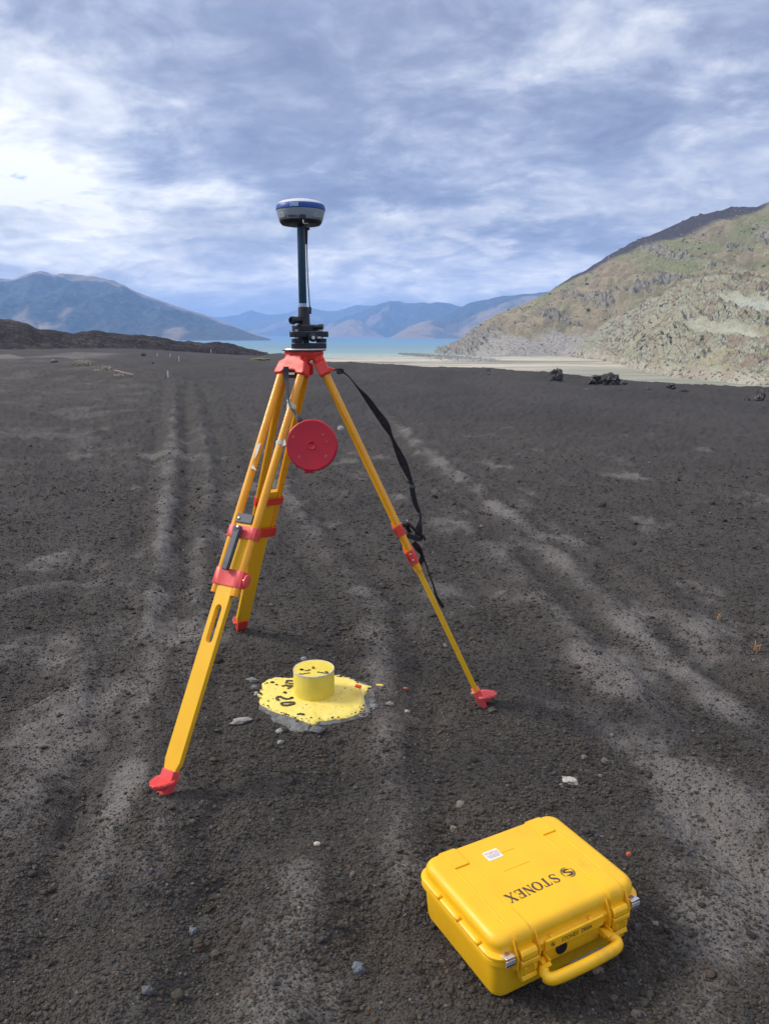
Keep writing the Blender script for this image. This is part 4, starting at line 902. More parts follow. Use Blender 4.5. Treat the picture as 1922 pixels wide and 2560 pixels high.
CON = mat('rough_concrete', (.22, .225, .22), .95, col2=(.11, .112, .11), vscale=25, bump=1.0, bscale=160, dirt=.8, dirtcol=(.07, .062, .056))
def paint(name, base, dark, fl=.635):
    m_ = bpy.data.materials.new(name); m_.use_nodes = True; t_ = NT(m_.node_tree); bs_ = t_.n['Principled BSDF']; oc_ = t_.node('ShaderNodeTexCoord').outputs['Object']
    c_ = t_.mix(t_.rng(t_.noise(oc_, 9, 5, .6), .35, .65), base, dark)
    c_ = t_.mix(t_.rng(t_.noise(oc_, 75, 5, .62), fl, fl + .055), c_, (.11, .09, .05))
    c_ = t_.mix(t_.rng(t_.noise(oc_, 14, 6, .7), .58, .74, 0, .5), c_, (.45, .38, .15)); t_.l.new(c_, bs_.inputs['Base Color']); bs_.inputs['Roughness'].default_value = .7
    b_ = t_.node('ShaderNodeBump'); b_.inputs['Strength'].default_value = .8; b_.inputs['Distance'].default_value = .003; t_.l.new(t_.noise(oc_, 60, 5, .65), b_.inputs['Height']); t_.l.new(b_.outputs[0], bs_.inputs['Normal']); return m_
YP = paint('yellow_paint', (.90, .74, .19), (.84, .66, .13)); YC = paint('yellow_cylinder_paint', (.82, .66, .09), (.76, .59, .06), .70)
padshape('concrete_pad', [(325, 560), (420, 610), (470, 670), (590, 715), (640, 752), (780, 752), (830, 705), (1000, 690), (1240, 645), (1370, 605), (1440, 590), (1445, 440), (1420, 345), (1300, 290), (1200, 262), (1050, 250), (800, 262), (600, 285), (450, 300), (370, 400), (330, 480)], PZ - .0085, CON, jag=.007, dome=.001, seed=3, parent=mk)
padshape('painted_pad', [(300, 420), (350, 375), (375, 315), (480, 270), (600, 275), (760, 262), (1050, 248), (1130, 258), (1220, 290), (1300, 330), (1385, 352), (1375, 400), (1325, 430), (1318, 540), (1290, 592), (1150, 650), (1000, 668), (900, 680), (850, 705), (780, 690), (640, 640), (470, 590), (380, 540), (332, 495), (345, 450)], PZ, YP, jag=.005, dome=.004, seed=7, parent=mk)
rc = (at(722.5, 1503, mc.y) - at(635, 1503, mc.y)).length / 2; ch = .112
bm = bmesh.new(); lathe(bm, [(rc, -.02), (rc, PZ + ch - .001), (rc - .0006, PZ + ch)], n=64); obj('marker_post', bm, YC, mk, bevel=.0006)
bm = bmesh.new(); lathe(bm, [(rc - .0036, PZ + ch - .004), (rc - .0036, PZ + ch + .0006), (rc - .0004, PZ + ch + .0012), (rc + .0008, PZ + ch - .001), (rc + .0008, PZ + ch - .0045)], n=64); obj('pipe_rim', bm, mat('white_pipe', (.74, .72, .66), .5, col2=(.55, .5, .4), vscale=60), mk)
bm = bmesh.new(); rr0 = rc - .0037
rows = []
for i in range(13):
    f = i / 12; row = []
    for j in range(64):
        a = 2 * math.pi * j / 64; x, y = rr0 * f * math.cos(a), rr0 * f * math.sin(a); row.append((x, y))
    rows.append(row)
A_ = np.array(rows); zz = PZ + ch - .003 + .0015 * fbm(A_[..., 0] * 50, A_[..., 1] * 50, 4, 5)
V_ = [[bm.verts.new((A_[i, j, 0], A_[i, j, 1], zz[i, j])) for j in range(64)] for i in range(1, 13)]; vc = bm.verts.new((0, 0, zz[0, 0]))
for j in range(64): bm.faces.new((vc, V_[0][j], V_[0][(j + 1) % 64]))
for a, b in zip(V_, V_[1:]):
    for j in range(64): bm.faces.new((a[j], b[j], b[(j + 1) % 64], a[(j + 1) % 64]))
obj('post_top', bm, YP, mk, smooth=60)
bm = bmesh.new(); lathe(bm, [(.0065, -.004), (.0065, .004), (.005, .0075), (0, .008)], (-.002, .0, PZ + ch), n=12); obj('bolt', bm, mat('rusty_bolt', (.42, .13, .03), .8, col2=(.22, .07, .03), vscale=90), mk)
def stroke(bm, pts, w_, z0, proj_z, base, n=5, th=.0012):
    q_ = [P(*C5(x, y), z=proj_z) - base for x, y in pts]; q_ = smooth_path([(p.x, p.y) for p in q_], n)
    prev = None
    for i, p in enumerate(q_):
        a = q_[min(i + 1, len(q_) - 1)] - q_[max(i - 1, 0)]; a = a / (np.hypot(*a) + 1e-9); nn = np.array([-a[1], a[0]]) * w_ * (1 + .25 * math.sin(i * 1.7)) / 2
        cur = [bm.verts.new((p[0] + nn[0], p[1] + nn[1], z0)), bm.verts.new((p[0] - nn[0], p[1] - nn[1], z0)), bm.verts.new((p[0] + nn[0], p[1] + nn[1], z0 + th)), bm.verts.new((p[0] - nn[0], p[1] - nn[1], z0 + th))]
        if prev:
            for f in ((2, 3), ): bm.faces.new((prev[2], cur[2], cur[3], prev[3]))
            bm.faces.new((prev[0], cur[0], cur[2], prev[2])); bm.faces.new((prev[1], prev[3], cur[3], cur[1]))
        prev = cur
MARKS = mat('black_marker_paint', (.035, .028, .02), .9, col2=(.12, .10, .05), vscale=120, bump=.6, bscale=300)
mb = Vector((mc.x, mc.y, 0))
bm = bmesh.new(); zt = PZ + .0045
stroke(bm, [(540, 535), (555, 548), (600, 550), (650, 540), (660, 527), (640, 522), (590, 524), (550, 528), (538, 536)], .011, zt, PZ, mb)      # 0
stroke(bm, [(518, 505), (500, 492), (505, 474), (530, 470), (560, 485), (600, 492), (640, 486)], .012, zt + .0002, PZ, mb); stroke(bm, [(636, 474), (640, 488), (644, 478)], .012, zt + .0004, PZ, mb)   # 2
stroke(bm, [(562, 436), (575, 425), (584, 436), (570, 440)], .010, zt, PZ, mb)
stroke(bm, [(545, 372), (590, 362), (650, 372)], .012, zt, PZ, mb); stroke(bm, [(600, 398), (625, 380), (590, 366)], .010, zt + .0003, PZ, mb); stroke(bm, [(590, 345), (600, 318), (650, 322)], .012, zt, PZ, mb); stroke(bm, [(612, 345), (655, 350)], .010, zt + .0003, PZ, mb)
pieces('painted_mark', bm, MARKS, mk)
bm = bmesh.new(); zt2 = PZ + ch - .0012; pj = PZ + ch
for s_ in ([(720, 210), (730, 200), (742, 206), (730, 214)], [(760, 214), (790, 216), (812, 208)], [(705, 245), (740, 248), (780, 240), (815, 238)], [(880, 228), (930, 236), (960, 240), (985, 238)], [(955, 222), (975, 232), (980, 248)], [(800, 204), (808, 214)]):
    stroke(bm, s_, .011, zt2, pj, mb); zt2 += .0001
pieces('painted_mark', bm, MARKS, mk)
bm = bmesh.new()
for x, y, r_ in ((455, 322, .009), (495, 345, .006), (405, 328, .005), (330, 415, .006), (350, 385, .006), (345, 430, .007), (720, 622, .008), (742, 625, .008), (700, 624, .006), (418, 498, .004), (465, 478, .003), (1140, 378, .004), (820, 655, .004), (690, 690, .007), (1300, 575, .006), (900, 662, .004)):
    p = P(*C5(x, y), z=PZ + .004) - mb; bmesh.ops.create_icosphere(bm, subdivisions=1, radius=r_, matrix=Matrix.Translation((p.x, p.y, PZ + .003)) @ Matrix.Diagonal((1.2, .9, .55, 1)))
_r = random.Random(3); _ed = [(300, 420), (375, 315), (480, 270), (600, 275), (760, 262), (1050, 248), (1220, 290), (1385, 352), (1375, 400), (1325, 430), (1318, 540), (1290, 592), (1150, 650), (1000, 668), (850, 705), (780, 690), (640, 640), (470, 590), (380, 540), (332, 495), (300, 420)]
for (x0, y0), (x1, y1) in zip(_ed, _ed[1:]):
    for _ in range(int(math.hypot(x1 - x0, y1 - y0) / 22)):
        f = _r.random(); k_ = _r.gauss(1.0, .035); x = 840 + (x0 + (x1 - x0) * f - 840) * k_; y = 470 + (y0 + (y1 - y0) * f - 470) * k_
        p = P(*C5(x, y), z=PZ + .002) - mb; bmesh.ops.create_icosphere(bm, subdivisions=1, radius=min(.009, .0018 * math.exp(_r.gauss(.3, .6))), matrix=Matrix.Translation((p.x, p.y, PZ + .0015)) @ Matrix.Rotation(_r.random() * 6, 4, 'Z') @ Matrix.Diagonal((1.3, .9, .7, 1)))
props(obj('loose_grit', bm, mat('dark_grit', (.06, .055, .05), .9, var=.15, vscale=90), mk), kind='stuff')

# wire pin with orange ribbon beside the pad
w0 = P(*C5(1278, 365), z=PZ + .05); pf = thing('survey_pin', 'bent wire survey pin with orange ribbon lying on the right edge of the yellow pad', 'survey pin', (w0.x, w0.y, 0))
def WP(x, y, z): p = P(*C5(x, y), z=z); return Vector((p.x - w0.x, p.y - w0.y, z))
bm = bmesh.new(); tube(bm, smooth_path([WP(1278, 385, .040), WP(1300, 440, .030), WP(1325, 510, .024), WP(1345, 590, .020), WP(1345, 640, .018), WP(1310, 652, .017), WP(1275, 640, .017), WP(1275, 615, .019), WP(1310, 612, .022), WP(1365, 605, .024)], 6), .0021, 7); obj('wire', bm, mat('weathered_wire', (.36, .31, .29), .5, .4, col2=(.25, .2, .18), vscale=90), pf)
bm = bmesh.new(); c_ = WP(1268, 365, .045)
for j, (a, b, s_) in enumerate(((0, 0, .020), (25, 40, .017), (-30, 80, .015), (10, -50, .014))):
    box(bm, c_ + Vector((.002 * j - .003, -.002 * j, .001 * j)), (s_ * 1.3, .0014, s_), Matrix.Rotation(R(a), 3, 'Y') @ Matrix.Rotation(R(b), 3, 'Z') @ Matrix.Rotation(R(50 + 20 * j), 3, 'X'))
tube(bm, [c_ + Vector((-.012, 0, .004)), c_ + Vector((.012, -.004, 0))], .0075, 9); obj('ribbon', bm, ORNG, pf, bevel=.001)

# ================================================================== CASE
CX, CYY, CA = .364, 1.6975, R(28.26); CL, CW, CH = .2095, .158, .156
zg = gh(CX, CYY)
cz = zg + .012
case = thing('equipment_case', 'closed yellow hard plastic equipment case with handle lying on the dark gravel', 'case', (CX, CYY, cz), CA)
case.scale = (1.045,) * 3
def cpt(u, v, z): p = (P(u, v, z=cz + z * 1.045) - Vector((CX, CYY, cz))) / 1.045; return Matrix.Rotation(-CA, 3, 'Z') @ p
bm = bmesh.new(); loft(bm, [rrect(CL - .024, CW - .022, .020, -.004), rrect(CL - .012, CW - .010, .026, -.001), rrect(CL - .008, CW - .006, .030, .010), rrect(CL - .001, CW + .000, .032, .098)])
bdy = obj('case_base', bm, YEL, case, smooth=45)
bm = bmesh.new(); loft(bm, [rrect(CL + .004, CW + .004, .036, .0900), rrect(CL + .0085, CW + .0085, .040, .0925), rrect(CL + .0085, CW + .0085, .040, .1030), rrect(CL + .0060, CW + .0060, .038, .1045)]); obj('base_rim', bm, YEL, bdy)
bm = bmesh.new(); rnd = [(CL - .022 + .022 * math.cos(a), CW - .022 + .022 * math.cos(a), .132 + .022 * math.sin(a)) for a in [R(x) for x in range(0, 91, 15)]]
loft(bm, [rrect(CL + .003, CW + .003, .040, .112)] + [rrect(CL - .0005, CW - .0005, .038, .116)] + [rrect(a, b, max(.014, .037 - (CL - a) * .9), z_) for a, b, z_ in rnd]); lid = obj('lid', bm, YEL, case, smooth=60)
bm = bmesh.new(); loft(bm, [rrect(CL + .0060, CW + .0060, .038, .1052), rrect(CL + .0095, CW + .0095, .041, .1070), rrect(CL + .0095, CW + .0095, .041, .1130), rrect(CL + .0050, CW + .0050, .040, .1165)]); obj('lid_rim', bm, YEL, lid)
# raised bands that run over the lid and down its sides
def over(bm, x0, x1, ya, yb, off=.0022):
    """strip hugging the lid section from y = ya to yb"""
    prof = [(-CW - .0005, .117)] + [(-(CW - .022 + .022 * math.cos(R(a))), .132 + .022 * math.sin(R(a))) for a in range(0, 91, 15)]
    prof = prof + [(-y, z) for y, z in prof[::-1]]; prof = [p for p in prof if (ya is None or p[0] >= ya) and (yb is None or p[0] <= yb)]
    if ya is not None: prof = [(ya, .154)] + prof
    if yb is not None: prof = prof + [(yb, .154)]
    outp = []
    for y, z in prof:
        ny = y / CW if abs(y) > CW - .022 else 0; f = (abs(y) - (CW - .022)) / .022 if abs(y) > CW - .022 else 0; f = min(1, f)
        outp.append((y + math.copysign(off, y) * f, z + off * math.sqrt(max(0, 1 - f * f))))
    inn = [(y - math.copysign(.004, y) * (1 if abs(y) > CW - .03 else 0), z - .004) for y, z in prof][::-1]
    prism(bm, outp + inn, lambda y, z, t_: Vector((t_, y, z)), x0, x1)
ribs = bmesh.new()
for x0, x1 in ((-.158, -.114), (.114, .158)):
    for xx in (x0, x1): over(ribs, xx - .0014, xx + .0014, None, None, .0016)
    over(ribs, x0 + .0015, x1 - .0015, None, -.086, .0036); over(ribs, x0 + .0015, x1 - .0015, .082, None, .0036)
pieces('lid_rib', ribs, YEL, lid, bevel=.0008, seg=2, smooth=40)
fb = bmesh.new()
for y_ in (.020, .078):
    box(fb, (-.018, y_ + .0, .1542), (.078, .0014, .0014))
pieces('label_frame', fb, YEL, lid, bevel=.0004)
# bosses along the rim
bm = bmesh.new()
for y_ in (-.10, -.02, .06): 
    box(bm, (-CL - .006, y_, .1165), (.012, .012, .010))
for x_2 in (-.062, .052): box(bm, (x_2, -CW - .006, .1175), (.012, .010, .008))
for y_ in (-.10, .0, .10): box(bm, (CL + .006, y_, .1165), (.012, .012, .010))
pieces('rim_boss', bm, YEL, lid, bevel=.003)
# front fins either side of the latches
bm = bmesh.new()
for xx in (-.163, -.104, .104, .163):
    prism(bm, [(-CW + .001, .146), (-CW - .004, .138), (-CW - .019, .112), (-CW - .019, .082), (-CW + .001, .070)], lambda y, z, t_: Vector((t_, y, z)), xx - .0022, xx + .0022)
pieces('front_fin', bm, YEL, case, bevel=.0012)
# latches
lp = None
for sx in (-1, 1):
    x0 = sx * .1335
    bm = bmesh.new(); prism(bm, [(-CW - .002, .1215), (-CW - .016, .1235), (-CW - .0225, .117), (-CW - .0235, .104), (-CW - .002, .104)], lambda y, z, t_: Vector((t_, y, z)), x0 - .0215, x0 + .0215); la = obj('latch', bm, YEL, case, bevel=.0022, seg=3)
    bm = bmesh.new(); prism(bm, [(-CW - .003, .102), (-CW - .0245, .102), (-CW - .0255, .093), (-CW - .0225, .088), (-CW - .021, .066), (-CW - .003, .066)], lambda y, z, t_: Vector((t_, y, z)), x0 - .0235, x0 + .0235); obj('latch_plate', bm, YEL, la, bevel=.0018)
    bm = bmesh.new(); prism(bm, [(-CW - .004, .064), (-CW - .0225, .064), (-CW - .0265, .056), (-CW - .0225, .050), (-CW - .004, .053)], lambda y, z, t_: Vector((t_, y, z)), x0 - .0205, x0 + .0205); obj('latch_lip', bm, YEL, la, bevel=.002)
    bm = bmesh.new(); box(bm, (x0 - .0115, -CW - .0222, .077), (.006, .004, .016)); box(bm, (x0 + .0135, -CW - .0222, .077), (.006, .004, .016)); pieces('latch_rail', bm, YEL, la, bevel=.001)
    # steel hasp protector at the corner
    x1 = sx * .1830
    bm = bmesh.new(); box(bm, (x1, -CW - .0065, .1190), (.024, .022, .0026), Matrix.Rotation(R(-14), 3, 'X')); box(bm, (x1, -CW - .0175, .1085), (.024, .0026, .016)); hp = obj('hasp_plate', bm, mat('bright_steel', (.80, .80, .84), .28, .6, col2=(.66, .66, .70), vscale=60), case, bevel=.0008)
    bm = bmesh.new(); lathe(bm, [(.0060, 0), (.0060, .0006), (.0042, .0009), (0, .0002)], (x1, -CW - .0045, .1205), (0, -.24, .97), 16); obj('hasp_hole', bm, mat('rusty_hole', (.35, .12, .05), .8, var=.1), hp)
    bm = bmesh.new(); box(bm, (x1, -CW - .0192, .1050), (.024, .0012, .003)); obj('hasp_slot', bm, INK, hp)
# name plate on the front with small print
bm = bmesh.new(); box(bm, (.0, -CW - .0125, .1065), (.170, .008, .026)); npl = obj('name_plate', bm, YEL, case, bevel=.002)
M_ = Matrix.Translation((.004, -CW - .01675, .1065)) @ Matrix.Rotation(R(90), 4, 'X') @ Matrix.Scale(.78, 4, (1, 0, 0))
text_mesh('lettering', 'STONEX  S900A', .0155, INK, npl, M_, .0003, 1.05)
def logo(bm, c, r, ux, uy, nz, z0):
    """ring broken by an S-shaped ribbon"""
    def pt(x, y, h): return c + ux * (x * r) + uy * (y * r) + nz * h
    def strip(pts, w_, h):
        prev = None
        for i, p in enumerate(pts):
            p = np.array(p); a = np.array(pts[min(i + 1, len(pts) - 1)]) - np.array(pts[max(i - 1, 0)]); a = a / (np.hypot(*a) + 1e-9)
            ww = w_(i / (len(pts) - 1)) if callable(w_) else w_; nn = np.array([-a[1], a[0]]) * ww / 2
            cur = [bm.verts.new(pt(*(p + nn), h)), bm.verts.new(pt(*(p - nn), h))]
            if prev: bm.faces.new((prev[0], prev[1], cur[1], cur[0]))
            prev = cur
    strip([(math.cos(R(a)), math.sin(R(a))) for a in range(60, 236, 8)], lambda f: .02 + .16 * math.sin(math.pi * f), z0)
    strip([(math.cos(R(a)), math.sin(R(a))) for a in range(-120, 56, 8)], lambda f: .02 + .16 * math.sin(math.pi * f), z0 + .00002)
    strip(smooth_path([(.55, .42), (.10, .62), (-.42, .50), (-.40, .24), (.1, .06), (.42, -.12), (.80, -.30)], 5), lambda f: .10 + .28 * math.sin(math.pi * min(1, f * 1.6)) * (1 if f < .62 else .4), z0 + .00004)
    strip(smooth_path([(-.55, -.42), (-.10, -.62), (.42, -.50), (.40, -.24), (-.1, -.10), (-.6, .12), (-.80, .36)], 5), lambda f: .10 + .28 * math.sin(math.pi * min(1, f * 1.6)) * (1 if f < .62 else .4), z0 + .00006)
bm = bmesh.new(); logo(bm, Vector((-.066, -CW - .01665, .1065)), .0058, Vector((1, 0, 0)), Vector((0, 0, 1)), Vector((0, -1, 0)), .0003); obj('emblem', bm, INK, npl, smooth=0)
# large print on the lid, upside down to us
def C7(x, y): return ((1030 + x / 2.815) / SU, (2000 + y / 2.815) / SU)
lz = .1542
CS = 1.045
pS = cpt(*C7(1000, 555), lz); pXx = cpt(*C7(700, 690), lz); pL = cpt(*C7(1095, 512), lz)
ang_t = math.atan2((pXx - pS).y, (pXx - pS).x); Lt = (pXx - pS).length
ux = Vector((math.cos(ang_t), math.sin(ang_t), 0)); uy = Vector((-ux.y, ux.x, 0)); hgt = .0285
def glyph(ch):
    S_ = lambda pts, w_: ('s', pts, w_); tw, tn = .20, .07
    if ch == 'S': return [S_(smooth_path([(.62, .74), (.55, .90), (.36, .98), (.16, .90), (.12, .72), (.26, .58), (.46, .46), (.62, .30), (.58, .10), (.38, .02), (.18, .08), (.10, .27)], 4), lambda f: .07 + .13 * math.exp(-((f - .5) / .25) ** 2)), S_([(.63, .70), (.63, .98)], tn * .8), S_([(.09, .30), (.09, .02)], tn * .8)]
    if ch == 'T': return [S_([(.38, .03), (.38, .95)], tw), S_([(.02, .95), (.74, .95)], tn), S_([(.05, .98), (.03, .72)], tn), S_([(.71, .98), (.73, .72)], tn), S_([(.24, .03), (.52, .03)], tn)]
    if ch == 'O': return [S_([(.42 + .36 * math.cos(R(a)), .5 + .46 * math.sin(R(a))) for a in range(0, 361, 12)], lambda f: .06 + .14 * abs(math.cos(2 * math.pi * f)))]
    if ch == 'N': return [S_([(.14, .03), (.14, .97)], tn), S_([(.12, .95), (.70, .05)], tw), S_([(.70, .03), (.70, .97)], tn), S_([(.02, .97), (.22, .97)], tn), S_([(.58, .97), (.82, .97)], tn), S_([(.03, .03), (.25, .03)], tn)]
    if ch == 'E': return [S_([(.18, .03), (.18, .97)], tw), S_([(.05, .96), (.66, .96)], tn), S_([(.05, .04), (.68, .04)], tn), S_([(.18, .5), (.50, .5)], tn), S_([(.64, .98), (.66, .72)], tn), S_([(.66, .02), (.70, .28)], tn), S_([(.50, .62), (.50, .38)], tn)]
    if ch == 'X': return [S_([(.10, .97), (.70, .03)], tw), S_([(.68, .97), (.12, .03)], tn), S_([(.0, .97), (.28, .97)], tn), S_([(.56, .97), (.80, .97)], tn), S_([(.02, .03), (.24, .03)], tn), S_([(.56, .03), (.84, .03)], tn)]
bm = bmesh.new(); hcount = 0; adv = Lt / 5.0
for i, ch in enumerate('STONEX'):
    o_ = pS + ux * (adv * i - .37 * hgt) - uy * (hgt * .5)
    for _, pts, w_ in glyph(ch):
        hcount += 1; prev = None; h_ = lz + .0004 + hcount * .000015
        for k_, p in enumerate(pts):
            p = np.array(p, float); a = np.array(pts[min(k_ + 1, len(pts) - 1)], float) - np.array(pts[max(k_ - 1, 0)], float); a = a / (np.hypot(*a) + 1e-9)
            ww = w_(k_ / (len(pts) - 1)) if callable(w_) else w_; nn = np.array([-a[1], a[0]]) * ww / 2
            vs = []
            for sgn_ in (1, -1):
                q_ = p + nn * sgn_; v3 = o_ + ux * (q_[0] * hgt) + uy * (q_[1] * hgt); vs.append(bm.verts.new((v3.x, v3.y, h_)))
            if prev: bm.faces.new((prev[0], prev[1], vs[1], vs[0]))
            prev = vs
obj('lettering', bm, INK, lid, smooth=0)
bm = bmesh.new(); logo(bm, Vector((pL.x, pL.y, lz)), .0165, ux, uy, Vector((0, 0, 1)), .0005); obj('emblem', bm, INK, lid, smooth=0)
# sticker
pc_ = cpt(*C7(567, 387), lz); sk = Matrix.Rotation(math.pi, 3, 'Z')
bm = bmesh.new(); loft(bm, [[v + Vector((pc_.x, pc_.y, 0)) for v in rrect(.0215, .0165, .002, z_)] for z_ in (lz - .001, lz + .0005)]); sti = obj('sticker', bm, mat('white_sticker', (.80, .79, .77), .35, var=0), lid)
text_mesh('lettering', 'TOPOX', .0125, mat('orange_print', (.55, .20, .12), .5, var=0), sti, Matrix.Translation((pc_.x, pc_.y + .0055, lz + .0008)) @ Matrix.Scale(.88, 4, (1, 0, 0)), .0001)
bm = bmesh.new()
for j, w_ in enumerate((.038, .034, .030)): box(bm, (pc_.x, pc_.y - (.0015 if j == 0 else .0055 + .004 * (j - 1)), lz + .0007), (w_, .0009, .0003))
pieces('small_print', bm, mat('blue_grey_print', (.16, .18, .30), .5, var=0), sti)
# purge valve in the recess below the plate
bm = bmesh.new(); box(bm, (.0, -CW - .0035, .072), (.165, .008, .040)); obj('front_recess', bm, YEL, case, bevel=.002)
bm = bmesh.new(); lathe(bm, [(.0155, -.003), (.0155, .0045), (.013, .0062), (.004, .0050), (0, .0050)], (-.034, -CW - .0072, .079), (0, -1, 0), 26); obj('purge_valve', bm, BLK, case)
# handle
hs = [Vector((sx * x, -CW - y, z)) for sx, x, y, z in ((-1, .088, .006, .066), (-1, .097, .024, .064), (-1, .104, .040, .060), (-1, .094, .0510, .058), (-1, .060, .0545, .0575), (1, 0, .0555, .057), (1, .060, .0545, .0575), (1, .094, .0510, .058), (1, .104, .040, .060), (1, .097, .024, .064), (1, .088, .006, .066))]
pth = smooth_path(hs, 5); n_h = len(pth)
bm = bmesh.new(); rad_ = [.0098 + .0036 * (1 - abs(2 * i / (n_h - 1) - 1) ** 3) for i in range(n_h)]
tube(bm, pth, rad_, 16, flat=1.12); hn = obj('handle', bm, YEL, case, smooth=60)
bm = bmesh.new()
for sx in (-1, 1):
    box(bm, (sx * .081, -CW - .016, .074), (.004, .024, .016)); box(bm, (sx * .101, -CW - .016, .074), (.004, .024, .016)); box(bm, (sx * .091, -CW - .030, .0745), (.018, .010, .006))
pieces('handle_bracket', bm, YEL, case, bevel=.0015)
bm = bmesh.new(); box(bm, (.01, -CW - .0435, .0655), (.105, .0045, .010), Matrix.Rotation(R(25), 3, 'X')); obj('handle_insert', bm, mat('grey_rubber', (.12, .115, .105), .8, var=.1), hn, bevel=.0012)
bm = bmesh.new(); lathe(bm, [(.004, 0), (.004, .001), (0, .001)], (-.1165, -CW - .041, .0600), (-1, 0, 0), 10); obj('handle_pin', bm, INK, hn)

# ================================================================== STONES, BOULDERS, PLANTS, STAKES
def rock_mesh(seed, sx, sy, sz, sub=3, jag=.35, freq=1.6, lump=.0):
    bm = bmesh.new(); bmesh.ops.create_icosphere(bm, subdivisions=sub, radius=1)
    co = np.array([v.co[:] for v in bm.verts]); o_ = seed * 3.7
    d = fbm(co[:, 0] * freq + o_, co[:, 1] * freq + co[:, 2] * 1.3, 4, seed % 90) * jag + (ridged(co[:, 0] * freq * 1.6 + co[:, 2] * 2 + o_, co[:, 1] * freq * 1.6 - co[:, 2], 4, seed % 80, .65) - .5) * lump
    fl = 1 - .12 * (np.floor((co @ np.array([.6, .5, .62]) + 1) * 2.5) % 2) * (lump > 0)
    for v, dd_, f_ in zip(bm.verts, d, np.atleast_1d(fl)): v.co = Vector((v.co.x * sx, v.co.y * sy, v.co.z * sz)) * (1 + dd_) * float(f_)
    return bm
STONES = [  # u, v, width px, depth ratio, height ratio, turn, colour key, label, name, cat
    (522, 1561, 46, .42, .28, 22, 'pale', 'long flat chip of pale grey concrete lying left of the yellow pad', 'concrete_chip', 'concrete chip'),
    (546, 1472, 30, .40, .35, -14, 'grey', 'slim grey stone just above the left edge of the yellow pad', 'stone', 'stone'),
    (549, 1489, 16, .8, .8, 30, 'grey', 'small knobbly grey stone touching the far left rim of the yellow pad', 'stone', 'stone'),
    (557, 1502, 18, .6, .6, -30, 'pale', 'small pale stone at the left edge of the pad below the knobbly one', 'stone', 'stone'),
    (605, 1583, 20, .7, .6, 35, 'pale', 'smooth pale pebble in front of the pad beside its grey concrete lip', 'stone', 'stone'),
    (606, 1606, 15, .6, .6, 40, 'pale', 'small whitish stone, the nearest one in front of the yellow pad', 'stone', 'stone'),
    (685, 1580, 36, .7, .30, 0, 'dgrey', 'flat dark grey lump of concrete in front of the yellow pad', 'concrete_lump', 'concrete lump'),
    (656, 1428, 13, .8, 1.0, 0, 'pale', 'small pale pointed stone behind the yellow post', 'stone', 'stone'),
    (843, 1524, 20, .6, .5, -35, 'grey', 'grey angular stone lying to the right of the concrete pad', 'stone', 'stone'),
    (808, 1530, 20, 1.0, .6, 10, 'grey', 'broken grey concrete knob at the right rim of the pad', 'concrete_chunk', 'concrete chunk'),
    (736, 930, 15, .8, .95, 20, 'white', 'whitish rock standing on the ground behind the red cap', 'rock', 'rock'),
    (1231, 1692, 34, .5, .5, -38, 'white', 'craggy white and grey stone on the gravel above the case', 'rock', 'rock'),
    (876, 1490, 11, .7, .6, 10, 'orange', 'tiny orange chip on the gravel right of the pad', 'stone', 'stone'),
    (1358, 1848, 12, .9, .8, 10, 'red', 'small brick red pebble beside the right corner of the case', 'stone', 'stone'),
    (820, 1481, 17, .5, .15, -12, 'yellow', 'thin yellow flake of paint right of the orange ribbon', 'paint_flake', 'paint flake'),
    (418, 2016, 17, .9, .7, 10, 'bgrey', 'blue-grey angular stone in the lower left gravel', 'stone', 'stone'),
    (775, 2097, 26, .9, .8, 0, 'bgrey', 'round dark blue-grey cobble left of the case', 'stone', 'stone'),
    (318, 2145, 22, .8, .8, 0, 'dgrey', 'dull grey stone near the bottom left edge of the gravel', 'stone', 'stone'),
    (880, 1540, 12, .8, .7, 0, 'pale', 'little pale stone between the pad and the right tripod foot', 'stone', 'stone'),
    (1022, 1500, 9, .8, .7, 0, 'white', 'white pebble touching the right tripod foot', 'stone', 'stone'),
    (685, 1824, 14, .8, .7, 0, 'white', 'small white pebble on the open gravel left of the case', 'stone', 'stone'),
    (1322, 1588, 10, .8, .7, 0, 'grey', 'small grey pebble far right of the tripod among the dusty ruts', 'stone', 'stone'),
    (198, 966, 9, .9, .9, 0, 'grey', 'lone grey stone on the far left gravel', 'stone', 'stone'),
]
SCOL = {'pale': ((.36, .35, .32), (.24, .23, .21)), 'grey': ((.22, .22, .22), (.14, .14, .14)), 'dgrey': ((.13, .135, .14), (.08, .08, .08)), 'white': ((.55, .53, .48), (.30, .28, .25)), 'orange': ((.55, .16, .06), (.4, .1, .05)), 'red': ((.50, .10, .05), (.36, .07, .04)), 'yellow': ((.80, .58, .12), (.7, .5, .1)), 'bgrey': ((.13, .145, .17), (.09, .1, .12))}
for i, (u, v, wpx, dr, hr, rot, ck, lab, nm, ct) in enumerate(STONES):
    p = P(u, v); z_ = gh(p.x, p.y); p = P(u, v, z_); z_ = gh(p.x, p.y); wd = wpx * SU / FOC * math.hypot(p.y, EYE)
    bm = rock_mesh(20 + i, wd / 2, wd / 2 * dr, wd / 2 * hr, 3, .5, 1.5)
    o = obj(nm, bm, mat('stone_' + ck, SCOL[ck][0], .9, col2=SCOL[ck][1], vscale=70, bump=.8, bscale=260), None, smooth=28)
    o.location = (p.x, p.y, z_ + wd * hr * .22); o.rotation_euler = (0, 0, R(rot)); props(o, lab, ct)
LAVA = mat('black_lava_rock', (.055, .051, .053), .95, col2=(.16, .15, .145), vscale=5, bump=1.0, bscale=40)
